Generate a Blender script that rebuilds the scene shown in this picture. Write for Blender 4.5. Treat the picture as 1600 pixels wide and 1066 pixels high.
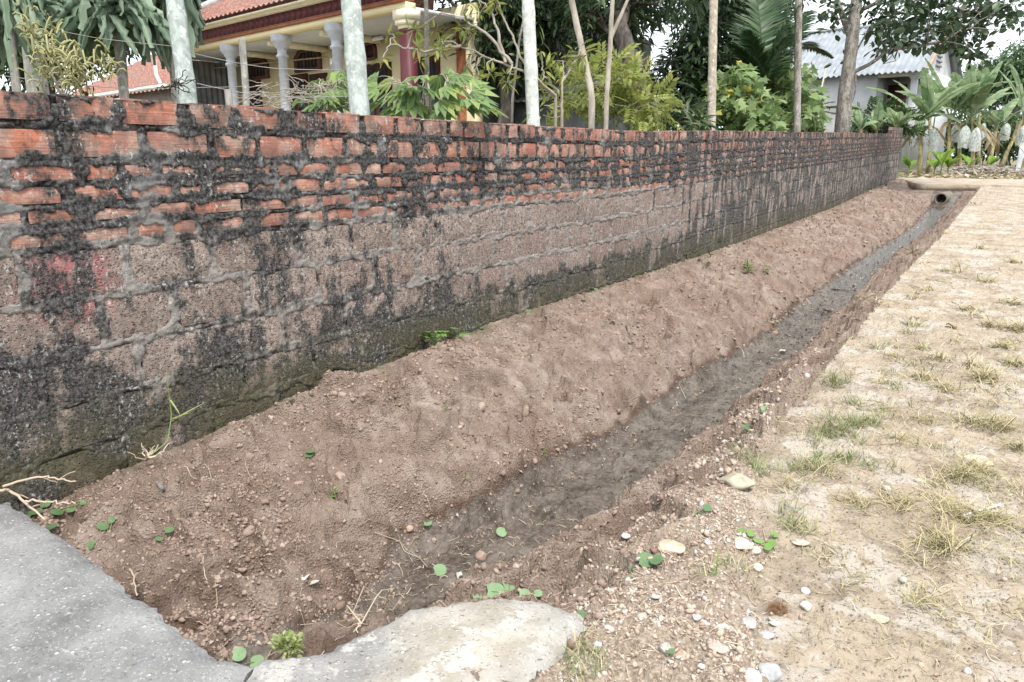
import bpy, math
import numpy as np
from mathutils import Matrix, Vector

for o in list(bpy.data.objects): bpy.data.objects.remove(o)
S = bpy.context.scene
COL = S.collection
# ---------------------------------------------------------------- camera
F, CX, CY, EYE = 1155.0, 800.0, 533.0, 1.15       # focal length and centre in photo pixels, eye height
PITCH = math.atan(288 / F)
YAW = math.atan(779 / (F * math.cos(PITCH) + 288 * math.sin(PITCH)))
FW = np.array([-math.sin(YAW) * math.cos(PITCH), math.cos(YAW) * math.cos(PITCH), -math.sin(PITCH)])
RT = np.array([math.cos(YAW), math.sin(YAW), 0.0])
UP = np.cross(RT, FW)
cam = bpy.data.cameras.new('camera'); cam.sensor_width = 36; cam.lens = F / 1600 * 36
cam.clip_start = 0.05; cam.clip_end = 1500
co = bpy.data.objects.new('camera', cam); COL.objects.link(co)
m = Matrix(((RT[0], UP[0], -FW[0], 0), (RT[1], UP[1], -FW[1], 0), (RT[2], UP[2], -FW[2], EYE), (0, 0, 0, 1)))
co.matrix_world = m
S.camera = co
S.render.engine = 'CYCLES'; S.cycles.max_bounces = 6; S.cycles.diffuse_bounces = 3; S.cycles.glossy_bounces = 2; S.cycles.transmission_bounces = 3; S.cycles.transparent_max_bounces = 6
S.render.resolution_x, S.render.resolution_y = 1024, 682
# ---------------------------------------------------------------- sky and sun (bright hazy overcast)
SUN_EL, SUN_AZ = math.radians(62), math.radians(134)   # azimuth measured from +Y towards +X
w = bpy.data.worlds.new('World'); S.world = w; w.use_nodes = True
nt = w.node_tree; bg = nt.nodes['Background']
sky = nt.nodes.new('ShaderNodeTexSky'); sky.sky_type = 'NISHITA'; sky.sun_disc = False
sky.sun_elevation = SUN_EL; sky.sun_rotation = SUN_AZ; sky.dust_density = 4; sky.air_density = 1.0; sky.ozone_density = 1
mx = nt.nodes.new('ShaderNodeMix'); mx.data_type = 'RGBA'; mx.inputs[0].default_value = 0.88
mx.inputs[7].default_value = (8.6, 9.0, 9.5, 1)      # the even white cloud sheet over the blue
nt.links.new(sky.outputs[0], mx.inputs[6]); nt.links.new(mx.outputs[2], bg.inputs[0])
bg.inputs[1].default_value = 0.076
sl = bpy.data.lights.new('sun', 'SUN'); sl.energy = 1.5; sl.angle = math.radians(8); sl.color = (1, .95, .87)
so = bpy.data.objects.new('sun', sl); COL.objects.link(so); so.location = (4, -4, 12)
sd = Vector((math.sin(SUN_AZ) * math.cos(SUN_EL), math.cos(SUN_AZ) * math.cos(SUN_EL), math.sin(SUN_EL)))
so.rotation_euler = sd.to_track_quat('Z', 'Y').to_euler()
vs = S.view_settings; vs.view_transform = 'Standard'; vs.look = 'None'; vs.gamma = 1; vs.use_curve_mapping = False
vs.exposure = 1.5

# ---------------------------------------------------------------- maths helpers
RNG = np.random.default_rng(7)
def ray(x, y): return FW * F + RT * (x - CX) + UP * (CY - y)
def P(x, y, D):                                   # the point seen at photo pixel x, y at depth D metres
    q = ray(x, y) * (D / F); q[2] += EYE; return q
def PX(x, y, X):                                  # ... on the plane X = const
    r = ray(x, y); q = r * (X / r[0]); q[2] += EYE; return q
def PZ(x, y, Z):
    r = ray(x, y); q = r * ((Z - EYE) / r[2]); q[2] += EYE; return q
def sst(a, b, x):
    t = np.clip((x - a) / (b - a), 0, 1); return t * t * (3 - 2 * t)
def _h(ix, iy, s):
    h = (ix.astype(np.int64) * 374761393 + iy.astype(np.int64) * 668265263 + s * 974634777) & 0xFFFFFFFF
    h = ((h ^ (h >> 13)) * 1274126177) & 0xFFFFFFFF
    return (h ^ (h >> 16)) & 0xFFFFFFFF
def noise(x, y, s=0):
    x, y = np.broadcast_arrays(np.asarray(x, float), np.asarray(y, float))
    ix, iy = np.floor(x), np.floor(y); fx, fy = x - ix, y - iy
    u = fx * fx * fx * (fx * (fx * 6 - 15) + 10); v = fy * fy * fy * (fy * (fy * 6 - 15) + 10)
    def g(dx, dy):
        a = _h(ix + dx, iy + dy, s) * (2 * np.pi / 4294967296.0)
        return np.cos(a) * (fx - dx) + np.sin(a) * (fy - dy)
    a = g(0, 0); b = g(1, 0); c = g(0, 1); d = g(1, 1)
    return 1.4 * (a + (b - a) * u + (c - a) * v + (a - b - c + d) * u * v)
def fbm(x, y, o=4, s=0, g=.5):
    r = 0; a = 1
    for i in range(o):
        r = r + a * noise(x, y, s + i * 17); x = np.asarray(x) * 2.03 + 3.1; y = np.asarray(y) * 2.03 + 1.7; a *= g
    return r
def worley(x, y, s=0):
    x, y = np.broadcast_arrays(np.asarray(x, float), np.asarray(y, float))
    ix, iy = np.floor(x), np.floor(y); best = np.full(x.shape, 9.0)
    for dx in (-1, 0, 1):
        for dy in (-1, 0, 1):
            h = _h(ix + dx, iy + dy, s); px = ix + dx + (h & 1023) / 1023.0; py = iy + dy + ((h >> 10) & 1023) / 1023.0
            best = np.minimum(best, (px - x) ** 2 + (py - y) ** 2)
    return np.sqrt(best)
def unit(v): return v / np.maximum(np.linalg.norm(v, axis=-1, keepdims=True), 1e-9)

# ---------------------------------------------------------------- mesh helpers
class G:
    """collects vertices and faces, then becomes ONE mesh object"""
    def __init__(s): s.V = []; s.F = []; s.M = []; s.n = 0
    def add(s, V, Fs, mi=0):
        V = np.asarray(V, float).reshape(-1, 3); Fs = np.asarray(Fs, int)
        s.V.append(V); s.F.append(Fs + s.n); s.M.append(np.full(len(Fs), mi)); s.n += len(V); return s
    def box(s, lo, hi, mi=0):
        (a, b, c), (d, e, f) = lo, hi
        V = [(a, b, c), (d, b, c), (d, e, c), (a, e, c), (a, b, f), (d, b, f), (d, e, f), (a, e, f)]
        return s.add(V, [(0, 3, 2, 1), (4, 5, 6, 7), (0, 1, 5, 4), (1, 2, 6, 5), (2, 3, 7, 6), (3, 0, 4, 7)], mi)
    def obox(s, o, u, v, lo, hi, mi=0):             # box in the frame origin o, axes u, v, up
        (a, b, c), (d, e, f) = lo, hi
        V = np.array([(a, b, c), (d, b, c), (d, e, c), (a, e, c), (a, b, f), (d, b, f), (d, e, f), (a, e, f)], float)
        W = np.asarray(o) + V[:, :1] * u + V[:, 1:2] * v + V[:, 2:] * np.array([0, 0, 1.])
        return s.add(W, [(0, 3, 2, 1), (4, 5, 6, 7), (0, 1, 5, 4), (1, 2, 6, 5), (2, 3, 7, 6), (3, 0, 4, 7)], mi)
    def tube(s, pts, rad, k=8, mi=0, cap=True, jit=0, seed=0):
        pts = np.asarray(pts, float); n = len(pts); rad = np.broadcast_to(np.asarray(rad, float), (n,))
        t = unit(np.gradient(pts, axis=0)); ref = np.array([.31, .17, .93]) if abs(t[0][2]) < .8 else np.array([.95, .2, .1])
        a = unit(np.cross(t, ref)); b = np.cross(t, a); th = np.arange(k) * 2 * np.pi / k
        r = rad[:, None] * (1 + (jit * np.random.default_rng(seed).normal(size=(n, k)) if jit else 0)) * np.ones((n, k))
        V = pts[:, None] + r[..., None] * (np.cos(th)[None, :, None] * a[:, None] + np.sin(th)[None, :, None] * b[:, None])
        i = np.arange(n - 1)[:, None] * k; j = np.arange(k)[None]; j2 = (j + 1) % k
        s.add(V, np.stack([i + j, i + j2, i + k + j2, i + k + j], -1).reshape(-1, 4), mi)
        if cap:
            s.add(V[0], [list(range(k))[::-1]], mi); s.add(V[-1], [list(range(k))], mi)
        return s
    def scatter(s, tv, tf, pos, X, Z, sc, mi=0):      # copies of a small template, axis X, normal Z
        tv = np.asarray(tv, float); tf = np.asarray(tf, int); n = len(pos)
        X = unit(np.asarray(X, float)); Z = np.asarray(Z, float); Z = unit(Z - (Z * X).sum(-1, keepdims=True) * X); Y = np.cross(Z, X)
        sc = np.asarray(sc, float); sc = sc[:, None] if sc.ndim == 1 else sc
        if sc.shape[-1] == 1: sc = np.repeat(sc, 3, 1)
        T = tv[None] * sc[:, None]
        V = np.asarray(pos)[:, None] + T[..., :1] * X[:, None] + T[..., 1:2] * Y[:, None] + T[..., 2:] * Z[:, None]
        Fq = (np.arange(n)[:, None, None] * len(tv) + tf[None]).reshape(-1, tf.shape[1])
        return s.add(V, Fq, mi)
    def grid(s, V, mi=0):                             # V: (r, c, 3)
        r, c = V.shape[:2]; i = np.arange(r - 1)[:, None] * c; j = np.arange(c - 1)[None]
        return s.add(V, np.stack([i + j, i + j + 1, i + c + j + 1, i + c + j], -1).reshape(-1, 4), mi)
    def mesh(s, name, mats, smooth=False):
        V = np.concatenate(s.V); me = bpy.data.meshes.new(name)
        ls, lt, mi = [], [], []
        for f, q in zip(s.F, s.M): ls.append(f.ravel()); lt.append(np.full(len(f), f.shape[1])); mi.append(q)
        L = np.concatenate(ls); T = np.concatenate(lt); MI = np.concatenate(mi)
        me.vertices.add(len(V)); me.vertices.foreach_set('co', V.ravel())
        me.loops.add(len(L)); me.loops.foreach_set('vertex_index', L.astype(np.int32))
        me.polygons.add(len(T)); st = np.concatenate([[0], np.cumsum(T)[:-1]])
        me.polygons.foreach_set('loop_start', st.astype(np.int32)); me.polygons.foreach_set('loop_total', T.astype(np.int32))
        me.polygons.foreach_set('material_index', MI.astype(np.int32))
        if smooth: me.polygons.foreach_set('use_smooth', np.ones(len(T), bool))
        for q in (mats if isinstance(mats, (list, tuple)) else [mats]): me.materials.append(q)
        me.update(calc_edges=True); return me
    def build(s, name, mats, parent=None, smooth=False, attrs=None, origin=None):
        if origin is not None:
            s.V = [v - np.asarray(origin) for v in s.V]
        me = s.mesh(name, mats, smooth)
        for k, a in (attrs or {}).items():
            q = me.attributes.new(k, 'FLOAT', 'POINT'); q.data.foreach_set('value', np.asarray(a, np.float32).ravel())
        o = bpy.data.objects.new(name, me); COL.objects.link(o)
        if origin is not None: o.location = origin
        if parent: o.parent = parent
        return o
def tag(o, label=None, cat=None, group=None, kind=None):
    for k, v in (('label', label), ('category', cat), ('group', group), ('kind', kind)):
        if v: o[k] = v
    return o
def thing(name, label, cat, loc=(0, 0, 0), group=None):
    o = bpy.data.objects.new(name, None); COL.objects.link(o); o.location = Vector(loc); o.empty_display_size = .1
    return tag(o, label, cat, group)
def part(g, name, mats, parent, smooth=False):       # mesh given in world coordinates, parented to a thing
    L = np.array(parent.location) if parent.parent is None else np.zeros(3)
    if parent.type == 'MESH' and parent.parent is not None: L = np.zeros(3)
    g.V = [v - L for v in g.V]
    o = g.build(name, mats, parent, smooth); return o
def subpart(g, name, mats, parent, smooth=False):    # world coordinates, two levels down
    L = np.array(parent.parent.location) + np.array(parent.location)
    g.V = [v - L for v in g.V]
    return g.build(name, mats, parent, smooth)

# ---------------------------------------------------------------- material helpers
class N:
    def __init__(s, name):
        s.m = bpy.data.materials.new(name); s.m.use_nodes = True; s.t = s.m.node_tree
        s.b = s.t.nodes['Principled BSDF']; s.out = s.t.nodes['Material Output']; s._pos = None
        s.b.inputs['Specular IOR Level'].default_value = .3
    def nd(s, typ, **kw):
        n = s.t.nodes.new(typ)
        for k, v in kw.items(): setattr(n, k, v)
        return n
    def put(s, sock, v):
        if isinstance(v, bpy.types.NodeSocket): s.t.links.new(v, sock)
        elif v is not None:
            if isinstance(v, (tuple, list)) and len(v) == 3 and sock.type == 'RGBA': v = (*v, 1)
            sock.default_value = v
    def pos(s):
        if s._pos is None: s._pos = s.nd('ShaderNodeNewGeometry').outputs['Position']
        return s._pos
    def obj(s): return s.nd('ShaderNodeTexCoord').outputs['Object']
    def scl(s, v, k):
        n = s.nd('ShaderNodeVectorMath', operation='MULTIPLY'); s.put(n.inputs[0], v); n.inputs[1].default_value = k; return n.outputs[0]
    def noise(s, scale, detail=4, rough=.55, vec=None, dist=0):
        n = s.nd('ShaderNodeTexNoise'); s.put(n.inputs['Vector'], vec if vec is not None else s.pos())
        n.inputs['Scale'].default_value = scale; n.inputs['Detail'].default_value = min(detail, 5)
        n.inputs['Roughness'].default_value = rough; n.inputs['Distortion'].default_value = dist; return n.outputs['Fac']
    def vor(s, scale, vec=None, feature='F1', rnd=1, out='Distance'):
        n = s.nd('ShaderNodeTexVoronoi', feature=feature); s.put(n.inputs['Vector'], vec if vec is not None else s.pos())
        n.inputs['Scale'].default_value = scale; n.inputs['Randomness'].default_value = rnd; return n.outputs[out]
    def math(s, op, a, b=None, clamp=False):
        n = s.nd('ShaderNodeMath', operation=op, use_clamp=clamp); s.put(n.inputs[0], a); s.put(n.inputs[1], b); return n.outputs[0]
    def mr(s, x, a, b, c=0., d=1.):
        n = s.nd('ShaderNodeMapRange', interpolation_type='SMOOTHSTEP'); s.put(n.inputs[0], x)
        for i, v in enumerate((a, b, c, d)): s.put(n.inputs[i + 1], v)
        return n.outputs[0]
    def mix(s, f, a, b, blend='MIX'):
        n = s.nd('ShaderNodeMix', data_type='RGBA', blend_type=blend); s.put(n.inputs[0], f); s.put(n.inputs[6], a); s.put(n.inputs[7], b); return n.outputs[2]
    def ramp(s, f, stops):
        n = s.nd('ShaderNodeValToRGB'); s.put(n.inputs[0], f); e = n.color_ramp.elements
        while len(e) < len(stops): e.new(.5)
        for q, (p, c) in zip(e, stops): q.position = p; q.color = (*c, 1)
        return n.outputs[0]
    def bump(s, h, st=.5, d=.01, nrm=None):
        n = s.nd('ShaderNodeBump'); s.put(n.inputs['Height'], h); n.inputs['Strength'].default_value = st; n.inputs['Distance'].default_value = d
        if nrm is not None: s.put(n.inputs['Normal'], nrm)
        return n.outputs[0]
    def attr(s, name): return s.nd('ShaderNodeAttribute', attribute_name=name).outputs['Fac']
    def z(s):
        n = s.nd('ShaderNodeSeparateXYZ'); s.put(n.inputs[0], s.pos()); return n.outputs
    def island(s): return s.nd('ShaderNodeNewGeometry').outputs['Random Per Island']
    def fin(s, col, rough=.8, nrm=None, **kw):
        s.put(s.b.inputs['Base Color'], col); s.put(s.b.inputs['Roughness'], rough)
        if nrm is not None: s.put(s.b.inputs['Normal'], nrm)
        for k, v in kw.items(): s.put(s.b.inputs[k], v)
        return s.m
def plain(name, col, rough=.7, var=.15, scale=8, bump=.2, bscale=60, **kw):   # a plain surface with mottling and fine relief
    n = N(name); a = tuple(c * (1 - var) for c in col); b = tuple(min(1, c * (1 + var)) for c in col)
    c = n.mix(n.mr(n.noise(scale, 5), .3, .7), a, b)
    return n.fin(c, rough, n.bump(n.noise(bscale, 3), bump, .01), **kw)
def leafmat(name, stops, trans=.35, rough=.5):                                # foliage: colour varies leaf by leaf, light shines through
    n = N(name); c = n.ramp(n.island(), stops)
    c = n.mix(n.mr(n.noise(1.3, 3), .35, .65, 0, .35), c, tuple(.55 * q for q in stops[0][1]))
    n.fin(c, rough)
    t = n.nd('ShaderNodeBsdfTranslucent'); n.put(t.inputs[0], n.mix(.5, c, (.5, .6, .1), 'MULTIPLY') if False else c)
    ms = n.nd('ShaderNodeMixShader'); ms.inputs[0].default_value = trans
    n.t.links.new(n.b.outputs[0], ms.inputs[1]); n.t.links.new(t.outputs[0], ms.inputs[2]); n.t.links.new(ms.outputs[0], n.out.inputs[0])
    return n.m
def barkmat(name, a, b, spots=None, k=(1, 1, .25), scale=14, bump=.5):
    n = N(name); v = n.scl(n.pos(), k); c = n.mix(n.mr(n.noise(scale, 6, .65, v), .35, .65), a, b)
    if spots: c = n.mix(n.mr(n.noise(28, 3, .6), .58, .66), c, spots)
    return n.fin(c, .85, n.bump(n.noise(scale * 3, 5, .7, v), bump, .02))
# ================================================================ THE LIE OF THE LAND
# Y runs along the wall, X to the right, road surface z = 0 near the camera and rising gently ahead
def gz(Y): return .48 * sst(3.5, 27, np.asarray(Y, float)) * .35 + .65 * .48 * np.clip((np.asarray(Y, float) - 5) / 20, 0, 1)
def tab(Y, *p): return np.interp(Y, [q[0] for q in p], [q[1] for q in p])
WX = -2.79
def base_z(Y): return tab(Y, (.5, -.14), (1.1, -.1), (1.6, -.05), (2.3, 0), (3.2, .02), (4.3, .06), (7, .05), (9.6, .07), (15.7, .17), (21, .36), (25, .5))
def XL(Y): return tab(Y, (.8, -1.52), (1.45, -1.63), (1.7, -1.75), (2.1, -1.87), (2.7, -1.77), (3.7, -1.71), (4.8, -1.68), (6.5, -1.58), (9.5, -1.6), (12.5, -1.5), (17, -1.33), (22, -1.45)) + .035 * noise(Y * 2.1, 0, 5) + .02 * noise(Y * 7, 0, 6)
def XR(Y): return tab(Y, (.8, -1.5), (1.45, -1.59), (1.7, -1.55), (2.1, -1.45), (2.6, -1.35), (3.1, -1.29), (4.1, -1.27), (5.5, -1.25), (7.2, -1.23), (11.3, -1.25), (14.4, -1.08), (22, -.98)) + .03 * noise(Y * 2.3, 0, 8) + .015 * noise(Y * 8, 0, 9)
def XE(Y): return tab(Y, (0, -.72), (7.5, -.72), (11, -.63), (18, -.55), (25, -.5)) + .018 * noise(Y * 1.3, 3, 3) + .012 * noise(Y * 6, 3, 4) + .006 * noise(Y * 19, 3, 5)
def road_z(X, Y):
    n = fbm(X * 1.7, Y * 1.7, 4, 31)
    plates = .014 * sst(-.02, .05, fbm(X * 3.4 + 5, Y * 5.0, 4, 40)) + .007 * sst(.0, .05, fbm(X * 11, Y * 14, 3, 44)) - .008 * sst(.03, .0, np.abs(fbm(X * 2.3, Y * 2.0, 4, 46)))
    d = X - XE(Y)
    worn = -.035 * sst(.10, .0, d) * sst(-.3, .3, noise(Y * 2.2, 1, 61) + .25 * (4 - Y))
    return gz(Y) + .012 * n + plates - .006 + .004 * fbm(X * 26, Y * 26, 3, 48) + worn - .006
def gravel_mask(X, Y):
    n = .10 * fbm(X * 3, Y * 3, 3, 70)
    edge = tab(Y, (.8, -.30), (1.3, -.30), (1.75, -.36), (2.05, -.44), (2.45, -.60), (2.9, -.68), (3.6, -.78), (5, -.9))
    return sst(edge + .06, edge - .10, X + n)
def _b(x, y, r, h, st=1.0, z=-.15): q = PZ(x, y, z); return (q[0], q[1], r, h, st)
BUMPS = [_b(385, 905, .12, -.09, 1.0, -.22), (*_b(330, 925, .07, .035, 1, -.2),), _b(560, 655, .16, .06, 1.3, -.1), _b(640, 640, .09, .05, 1.2, -.12), _b(760, 680, .17, .055, 1.6, -.15), _b(850, 672, .12, .04, 1.6, -.18), _b(290, 775, .10, .05, 1.2, -.12), _b(440, 790, .13, .04, 1.2, -.2), _b(700, 620, .10, -.035, 1.5, -.1), _b(960, 505, .16, .05, 1.8, -.05), _b(1010, 560, .2, .04, 1.8, -.15), _b(600, 760, .14, .035, 1.4, -.25), _b(250, 860, .09, .045, 1, -.15), _b(1100, 470, .25, .05, 2, -.1), _b(480, 850, .10, -.04, 1.2, -.25), _b(880, 590, .14, -.03, 1.6, -.15), _b(660, 705, .10, -.04, 1.4, -.2)]                                        # dug clods and ledges on the bank: x, y, radius, height, stretch along the ditch
def soil_z(X, Y, full=False):
    X = np.asarray(X, float); Y = np.asarray(Y, float)
    g = gz(Y); b = base_z(Y); xl = XL(Y); xr = XR(Y); xe = XE(Y)
    mud = g - .5 + .012 * noise(X * 3, Y * 1.2, 90) + .26 * sst(1.85, 1.05, Y)
    t = np.clip((X - WX) / (xl - WX), 0, 1)
    s = .80 * t ** 1.35 + .20 * sst(.72, 1, t)
    left = b + (mud - b) * s
    t2 = np.clip((X - xr) / (xe - xr), 0, 1)
    right = mud + (g - .045 - mud) * (.25 * sst(0, .3, t2) + .75 * t2 ** .9)
    h = np.where(X < xl, left, np.where(X < xr, mud, right))
    over = g - .05 + .075 * gravel_mask(X, Y)
    h = np.where(X > xe, over, np.maximum(h, np.where(X > xe - .2, h + .02 * gravel_mask(X, Y), -9)))
    k = np.clip(np.minimum(np.abs(X - xl) * (X < xl) + np.abs(X - xr) * (X > xr), .12) / .12, 0, 1)   # 0 in the mud, 1 on the banks
    kr = k * np.where(X > xe, .25, 1) * sst(.0, .16, t)
    ter = fbm(X * 2.6, Y * 2.3, 3, 100)
    h = h + kr * (.055 * sst(.10, .15, ter) + .035 * sst(-.25, -.21, ter) - .02)
    wob = .35 * fbm(X * 8, Y * 8, 3, 160)
    for bx, by, br_, bh, bs in BUMPS:
        dd = np.sqrt((X - bx) ** 2 + ((Y - by) / bs) ** 2) / br_ + wob; h = h + bh * np.where(X > bx, sst(1.0, .82, dd), sst(1.15, .45, dd)) * kr
    ter2 = fbm(X * 6.2 + 9, Y * 5.6, 3, 104)
    h = h + kr * (.018 * sst(.08, .14, ter2) + .03 * fbm(X * 1.6, Y * 1.4, 3, 110))
    wl = worley(X * 30, Y * 30, 3); w2 = worley(X * 13 + 3, Y * 13, 4)
    sel = sst(-.15, .25, fbm(X * 2.1, Y * 2.1, 3, 120))
    h = h + k * (.020 * (sel * .8 + .25) * (.55 - np.minimum(w2, .8)) + .012 * (.6 - np.minimum(wl, .9)) * (sel * .6 + .4))
    h = h + k * .009 * fbm(X * 22, Y * 22, 4, 130, .6)
    near = sst(2.6, 1.2, Y) * k
    h = h + near * .012 * np.abs(fbm(X * 9, Y * 9, 3, 140))
    h = h + (1 - k) * (.010 * np.abs(fbm(X * 10, Y * 7, 4, 150)) + .012 * sst(.22, .40, fbm(X * 16, Y * 13, 3, 151)) * sst(-.1, .3, noise(X * 3, Y * 2, 152)) + .006 * fbm(X * 9, Y * 5, 3, 153) - .006 * sst(.06, .02, np.abs(fbm(X * 7, Y * 6, 3, 155))))
    end = sst(20.7, 22.5, Y + .3 * noise(X * 2, 1, 77)) * sst(-2.5, -1.9, X)
    h = h * (1 - end) + (g - .12) * end
    if full: return h, 1 - k, t
    return h
_hx = np.concatenate([np.linspace(-2.92, -.1, 400), np.linspace(-.09, 1.4, 120)]); _hd = np.arcsinh(np.array([.4, 24.8]) / 2.0); _hy = 2 * np.sinh(np.linspace(_hd[0], _hd[1], 800))
_HX, _HY = np.meshgrid(_hx, _hy); _HG = np.where(_HX > XE(_HY) - .005, road_z(_HX, _HY), -9.); _c = _hx < -.05; _HG[:, _c] = np.maximum(_HG[:, _c], soil_z(_HX[:, _c], _HY[:, _c]))
def height(X, Y):                                 # finished surface height, read from the tabulated land
    X, Y = np.broadcast_arrays(np.asarray(X, float), np.asarray(Y, float)); i = np.clip(np.searchsorted(_hx, X) - 1, 0, len(_hx) - 2); j = np.clip(np.searchsorted(_hy, Y) - 1, 0, len(_hy) - 2)
    a = np.clip((X - _hx[i]) / (_hx[i + 1] - _hx[i]), 0, 1); b = np.clip((Y - _hy[j]) / (_hy[j + 1] - _hy[j]), 0, 1)
    return (_HG[j, i] * (1 - a) + _HG[j, i + 1] * a) * (1 - b) + (_HG[j + 1, i] * (1 - a) + _HG[j + 1, i + 1] * a) * b
def hit(x, y):                                    # where the sight line through a photo pixel meets the ground
    r = ray(x, y); L = np.linalg.norm(r[:2]); lo, hi = .8, 30.
    t0 = (EYE - .55) / max(1e-6, -r[2]) * L; lo = max(.5, t0 * .75); hi = min(32., (EYE + .7) / max(1e-6, -r[2]) * L)
    for k in (160, 40, 12):
        t = np.linspace(lo, hi, k) / L; q = r[None] * t[:, None]; q[:, 2] += EYE
        hz = height(q[:, 0], q[:, 1]); i = int(np.argmax(q[:, 2] < hz)); lo, hi = t[max(0, i - 1)] * L, t[i] * L
    return np.array([q[i, 0], q[i, 1], hz[i]])

# ---------------------------------------------------------------- ground materials
def soil_mat():
    n = N('red_brown_earth'); wet = n.attr('wet'); grv = n.attr('gravelly'); rd = n.attr('rise')  # wet: moist earth, and the shade painted into the dug hollow
    a = n.ramp(n.noise(7, 8, .68), [(.3, (.165, .118, .092)), (.5, (.295, .227, .184)), (.68, (.42, .342, .288))])
    a = n.mix(n.mr(n.noise(1.1, 4), .38, .66, 0, .5), a, (.215, .145, .108))
    a = n.mix(n.mr(n.noise(60, 4, .7), .56, .72, 0, .55), a, (.46, .375, .315))
    a = n.mix(n.math('MULTIPLY', n.mr(n.noise(5, 5), .35, .6, .55, 1), grv), a, n.ramp(n.noise(90, 4), [(.35, (.27, .20, .15)), (.6, (.50, .42, .33))]))
    m = n.ramp(n.math('ADD', n.math('MULTIPLY', n.noise(6, 5, .62), .6), n.math('MULTIPLY', n.noise(38, 5, .7), .4)), [(.36, (.034, .026, .020)), (.47, (.098, .079, .063)), (.6, (.175, .149, .125))])
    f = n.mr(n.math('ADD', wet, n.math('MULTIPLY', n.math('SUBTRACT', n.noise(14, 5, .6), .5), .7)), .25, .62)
    damp_shade = n.mr(n.math('ADD', n.math('MULTIPLY', wet, .8), n.math('MULTIPLY', n.math('SUBTRACT', n.noise(9, 4), .5), .5)), .02, .35)
    c = n.mix(damp_shade, a, (.115, .07, .05)); c = n.mix(f, c, m)
    green = n.math('MULTIPLY', n.mr(rd, .86, .99), n.mr(n.noise(4, 5), .45, .62))
    c = n.mix(n.math('MULTIPLY', green, .55), c, (.06, .07, .02))
    ro = n.mix(f, (.95,) * 3, n.ramp(n.noise(6, 4), [(.42, (.08,) * 3), (.62, (.36,) * 3)]))
    h = n.math('ADD', n.noise(70, 6, .75), n.math('MULTIPLY', n.vor(110), .6))
    hb = n.mix(f, h, n.math('MULTIPLY', n.noise(34, 5, .65), .8))
    return n.fin(c, ro, n.bump(hb, 1.0, .016))
def road_mat():
    n = N('dusty_worn_concrete')
    c = n.ramp(n.noise(2.2, 8, .62), [(.3, (.29, .232, .168)), (.5, (.40, .332, .252)), (.72, (.48, .415, .33))])
    c = n.mix(n.mr(n.noise(.55, 3), .4, .62, 0, .5), c, (.40, .315, .225))
    c = n.mix(n.mr(n.noise(34, 5, .7), .55, .72, 0, .55), c, (.52, .475, .415))
    c = n.mix(n.mr(n.noise(13, 6, .7), .56, .70, 0, .6), c, (.22, .175, .13))
    c = n.mix(n.mr(n.noise(75, 4, .7), .60, .68, 0, .7), c, (.17, .13, .10))
    c = n.mix(n.mr(n.noise(3.2, 7, .75), .50, .56, 0, .7), c, (.50, .455, .40))
    c = n.mix(n.mr(n.noise(4.5, 7, .75, n.scl(n.pos(), (.7, 1.5, 1))), .545, .60, 0, .75), c, (.265, .215, .165))
    y = n.z()[1]; far = n.mr(y, 3, 14)
    vv = n.scl(n.pos(), (1.2, 6, 1))
    c = n.mix(n.math('MULTIPLY', n.mr(n.noise(9, 5, .65, vv), .52, .68), .35), c, (.30, .24, .18))
    h = n.math('ADD', n.noise(45, 7, .72), n.math('MULTIPLY', n.mr(n.vor(70), .0, .35, 1, 0), .5))
    return n.fin(c, .93, n.bump(h, 1.0, .018))
def slab_mat(name, warm):
    n = N(name)
    a = n.ramp(n.noise(5, 7, .65), [(.3, (.125, .127, .126)), (.5, (.22, .222, .221)), (.7, (.32, .32, .316))])
    if warm:
        pale = n.mix(n.mr(n.noise(9, 5), .4, .6), (.36, .32, .255), (.48, .44, .375))
        cx = n.z(); ed = n.mr(n.math('ADD', cx[0], n.math('MULTIPLY', n.noise(5, 5), .5)), -.95, -.72)
        a = n.mix(n.math('ADD', .12, n.math('MULTIPLY', ed, .75)), a, pale)
        a = n.mix(n.mr(n.noise(7, 6, .7), .54, .60, 0, .8), a, (.56, .535, .49))
        a = n.mix(n.mr(n.noise(10, 5, .65), .60, .68, 0, .6), a, (.20, .18, .13))
    v = n.vor(34, feature='F1'); vc = n.vor(34, out='Color')
    st = n.math('MULTIPLY', n.mr(v, .14, .24, 1, 0), n.mr(n.noise(21, 2), .46, .56))
    a = n.mix(n.mr(n.noise(2.2, 5, .6), .42, .62, 0, .5), a, (.36, .36, .355))
    a = n.mix(n.math('MULTIPLY', st, .75), a, n.mix(.93, vc, (.60, .58, .55)))
    a = n.mix(n.mr(n.noise(110, 4, .75), .55, .66, 0, .75), a, (.52, .52, .51))
    a = n.mix(n.mr(n.noise(85, 4, .75), .56, .68, 0, .75), a, (.07, .07, .07))
    return n.fin(a, .85, n.bump(n.math('ADD', n.noise(90, 6, .78), st), .8, .008))
def yard_mat():
    n = N('yard_earth_and_litter')
    c = n.ramp(n.noise(1.4, 8, .7), [(.3, (.10, .085, .05)), (.5, (.22, .18, .12)), (.7, (.36, .31, .22))])
    c = n.mix(n.mr(n.noise(.35, 4), .5, .62, 0, .8), c, (.07, .10, .03))
    return n.fin(c, .95, n.bump(n.noise(14, 7, .75), .8, .05))
MSOIL, MROAD, MYARD = soil_mat(), road_mat(), yard_mat()

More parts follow.
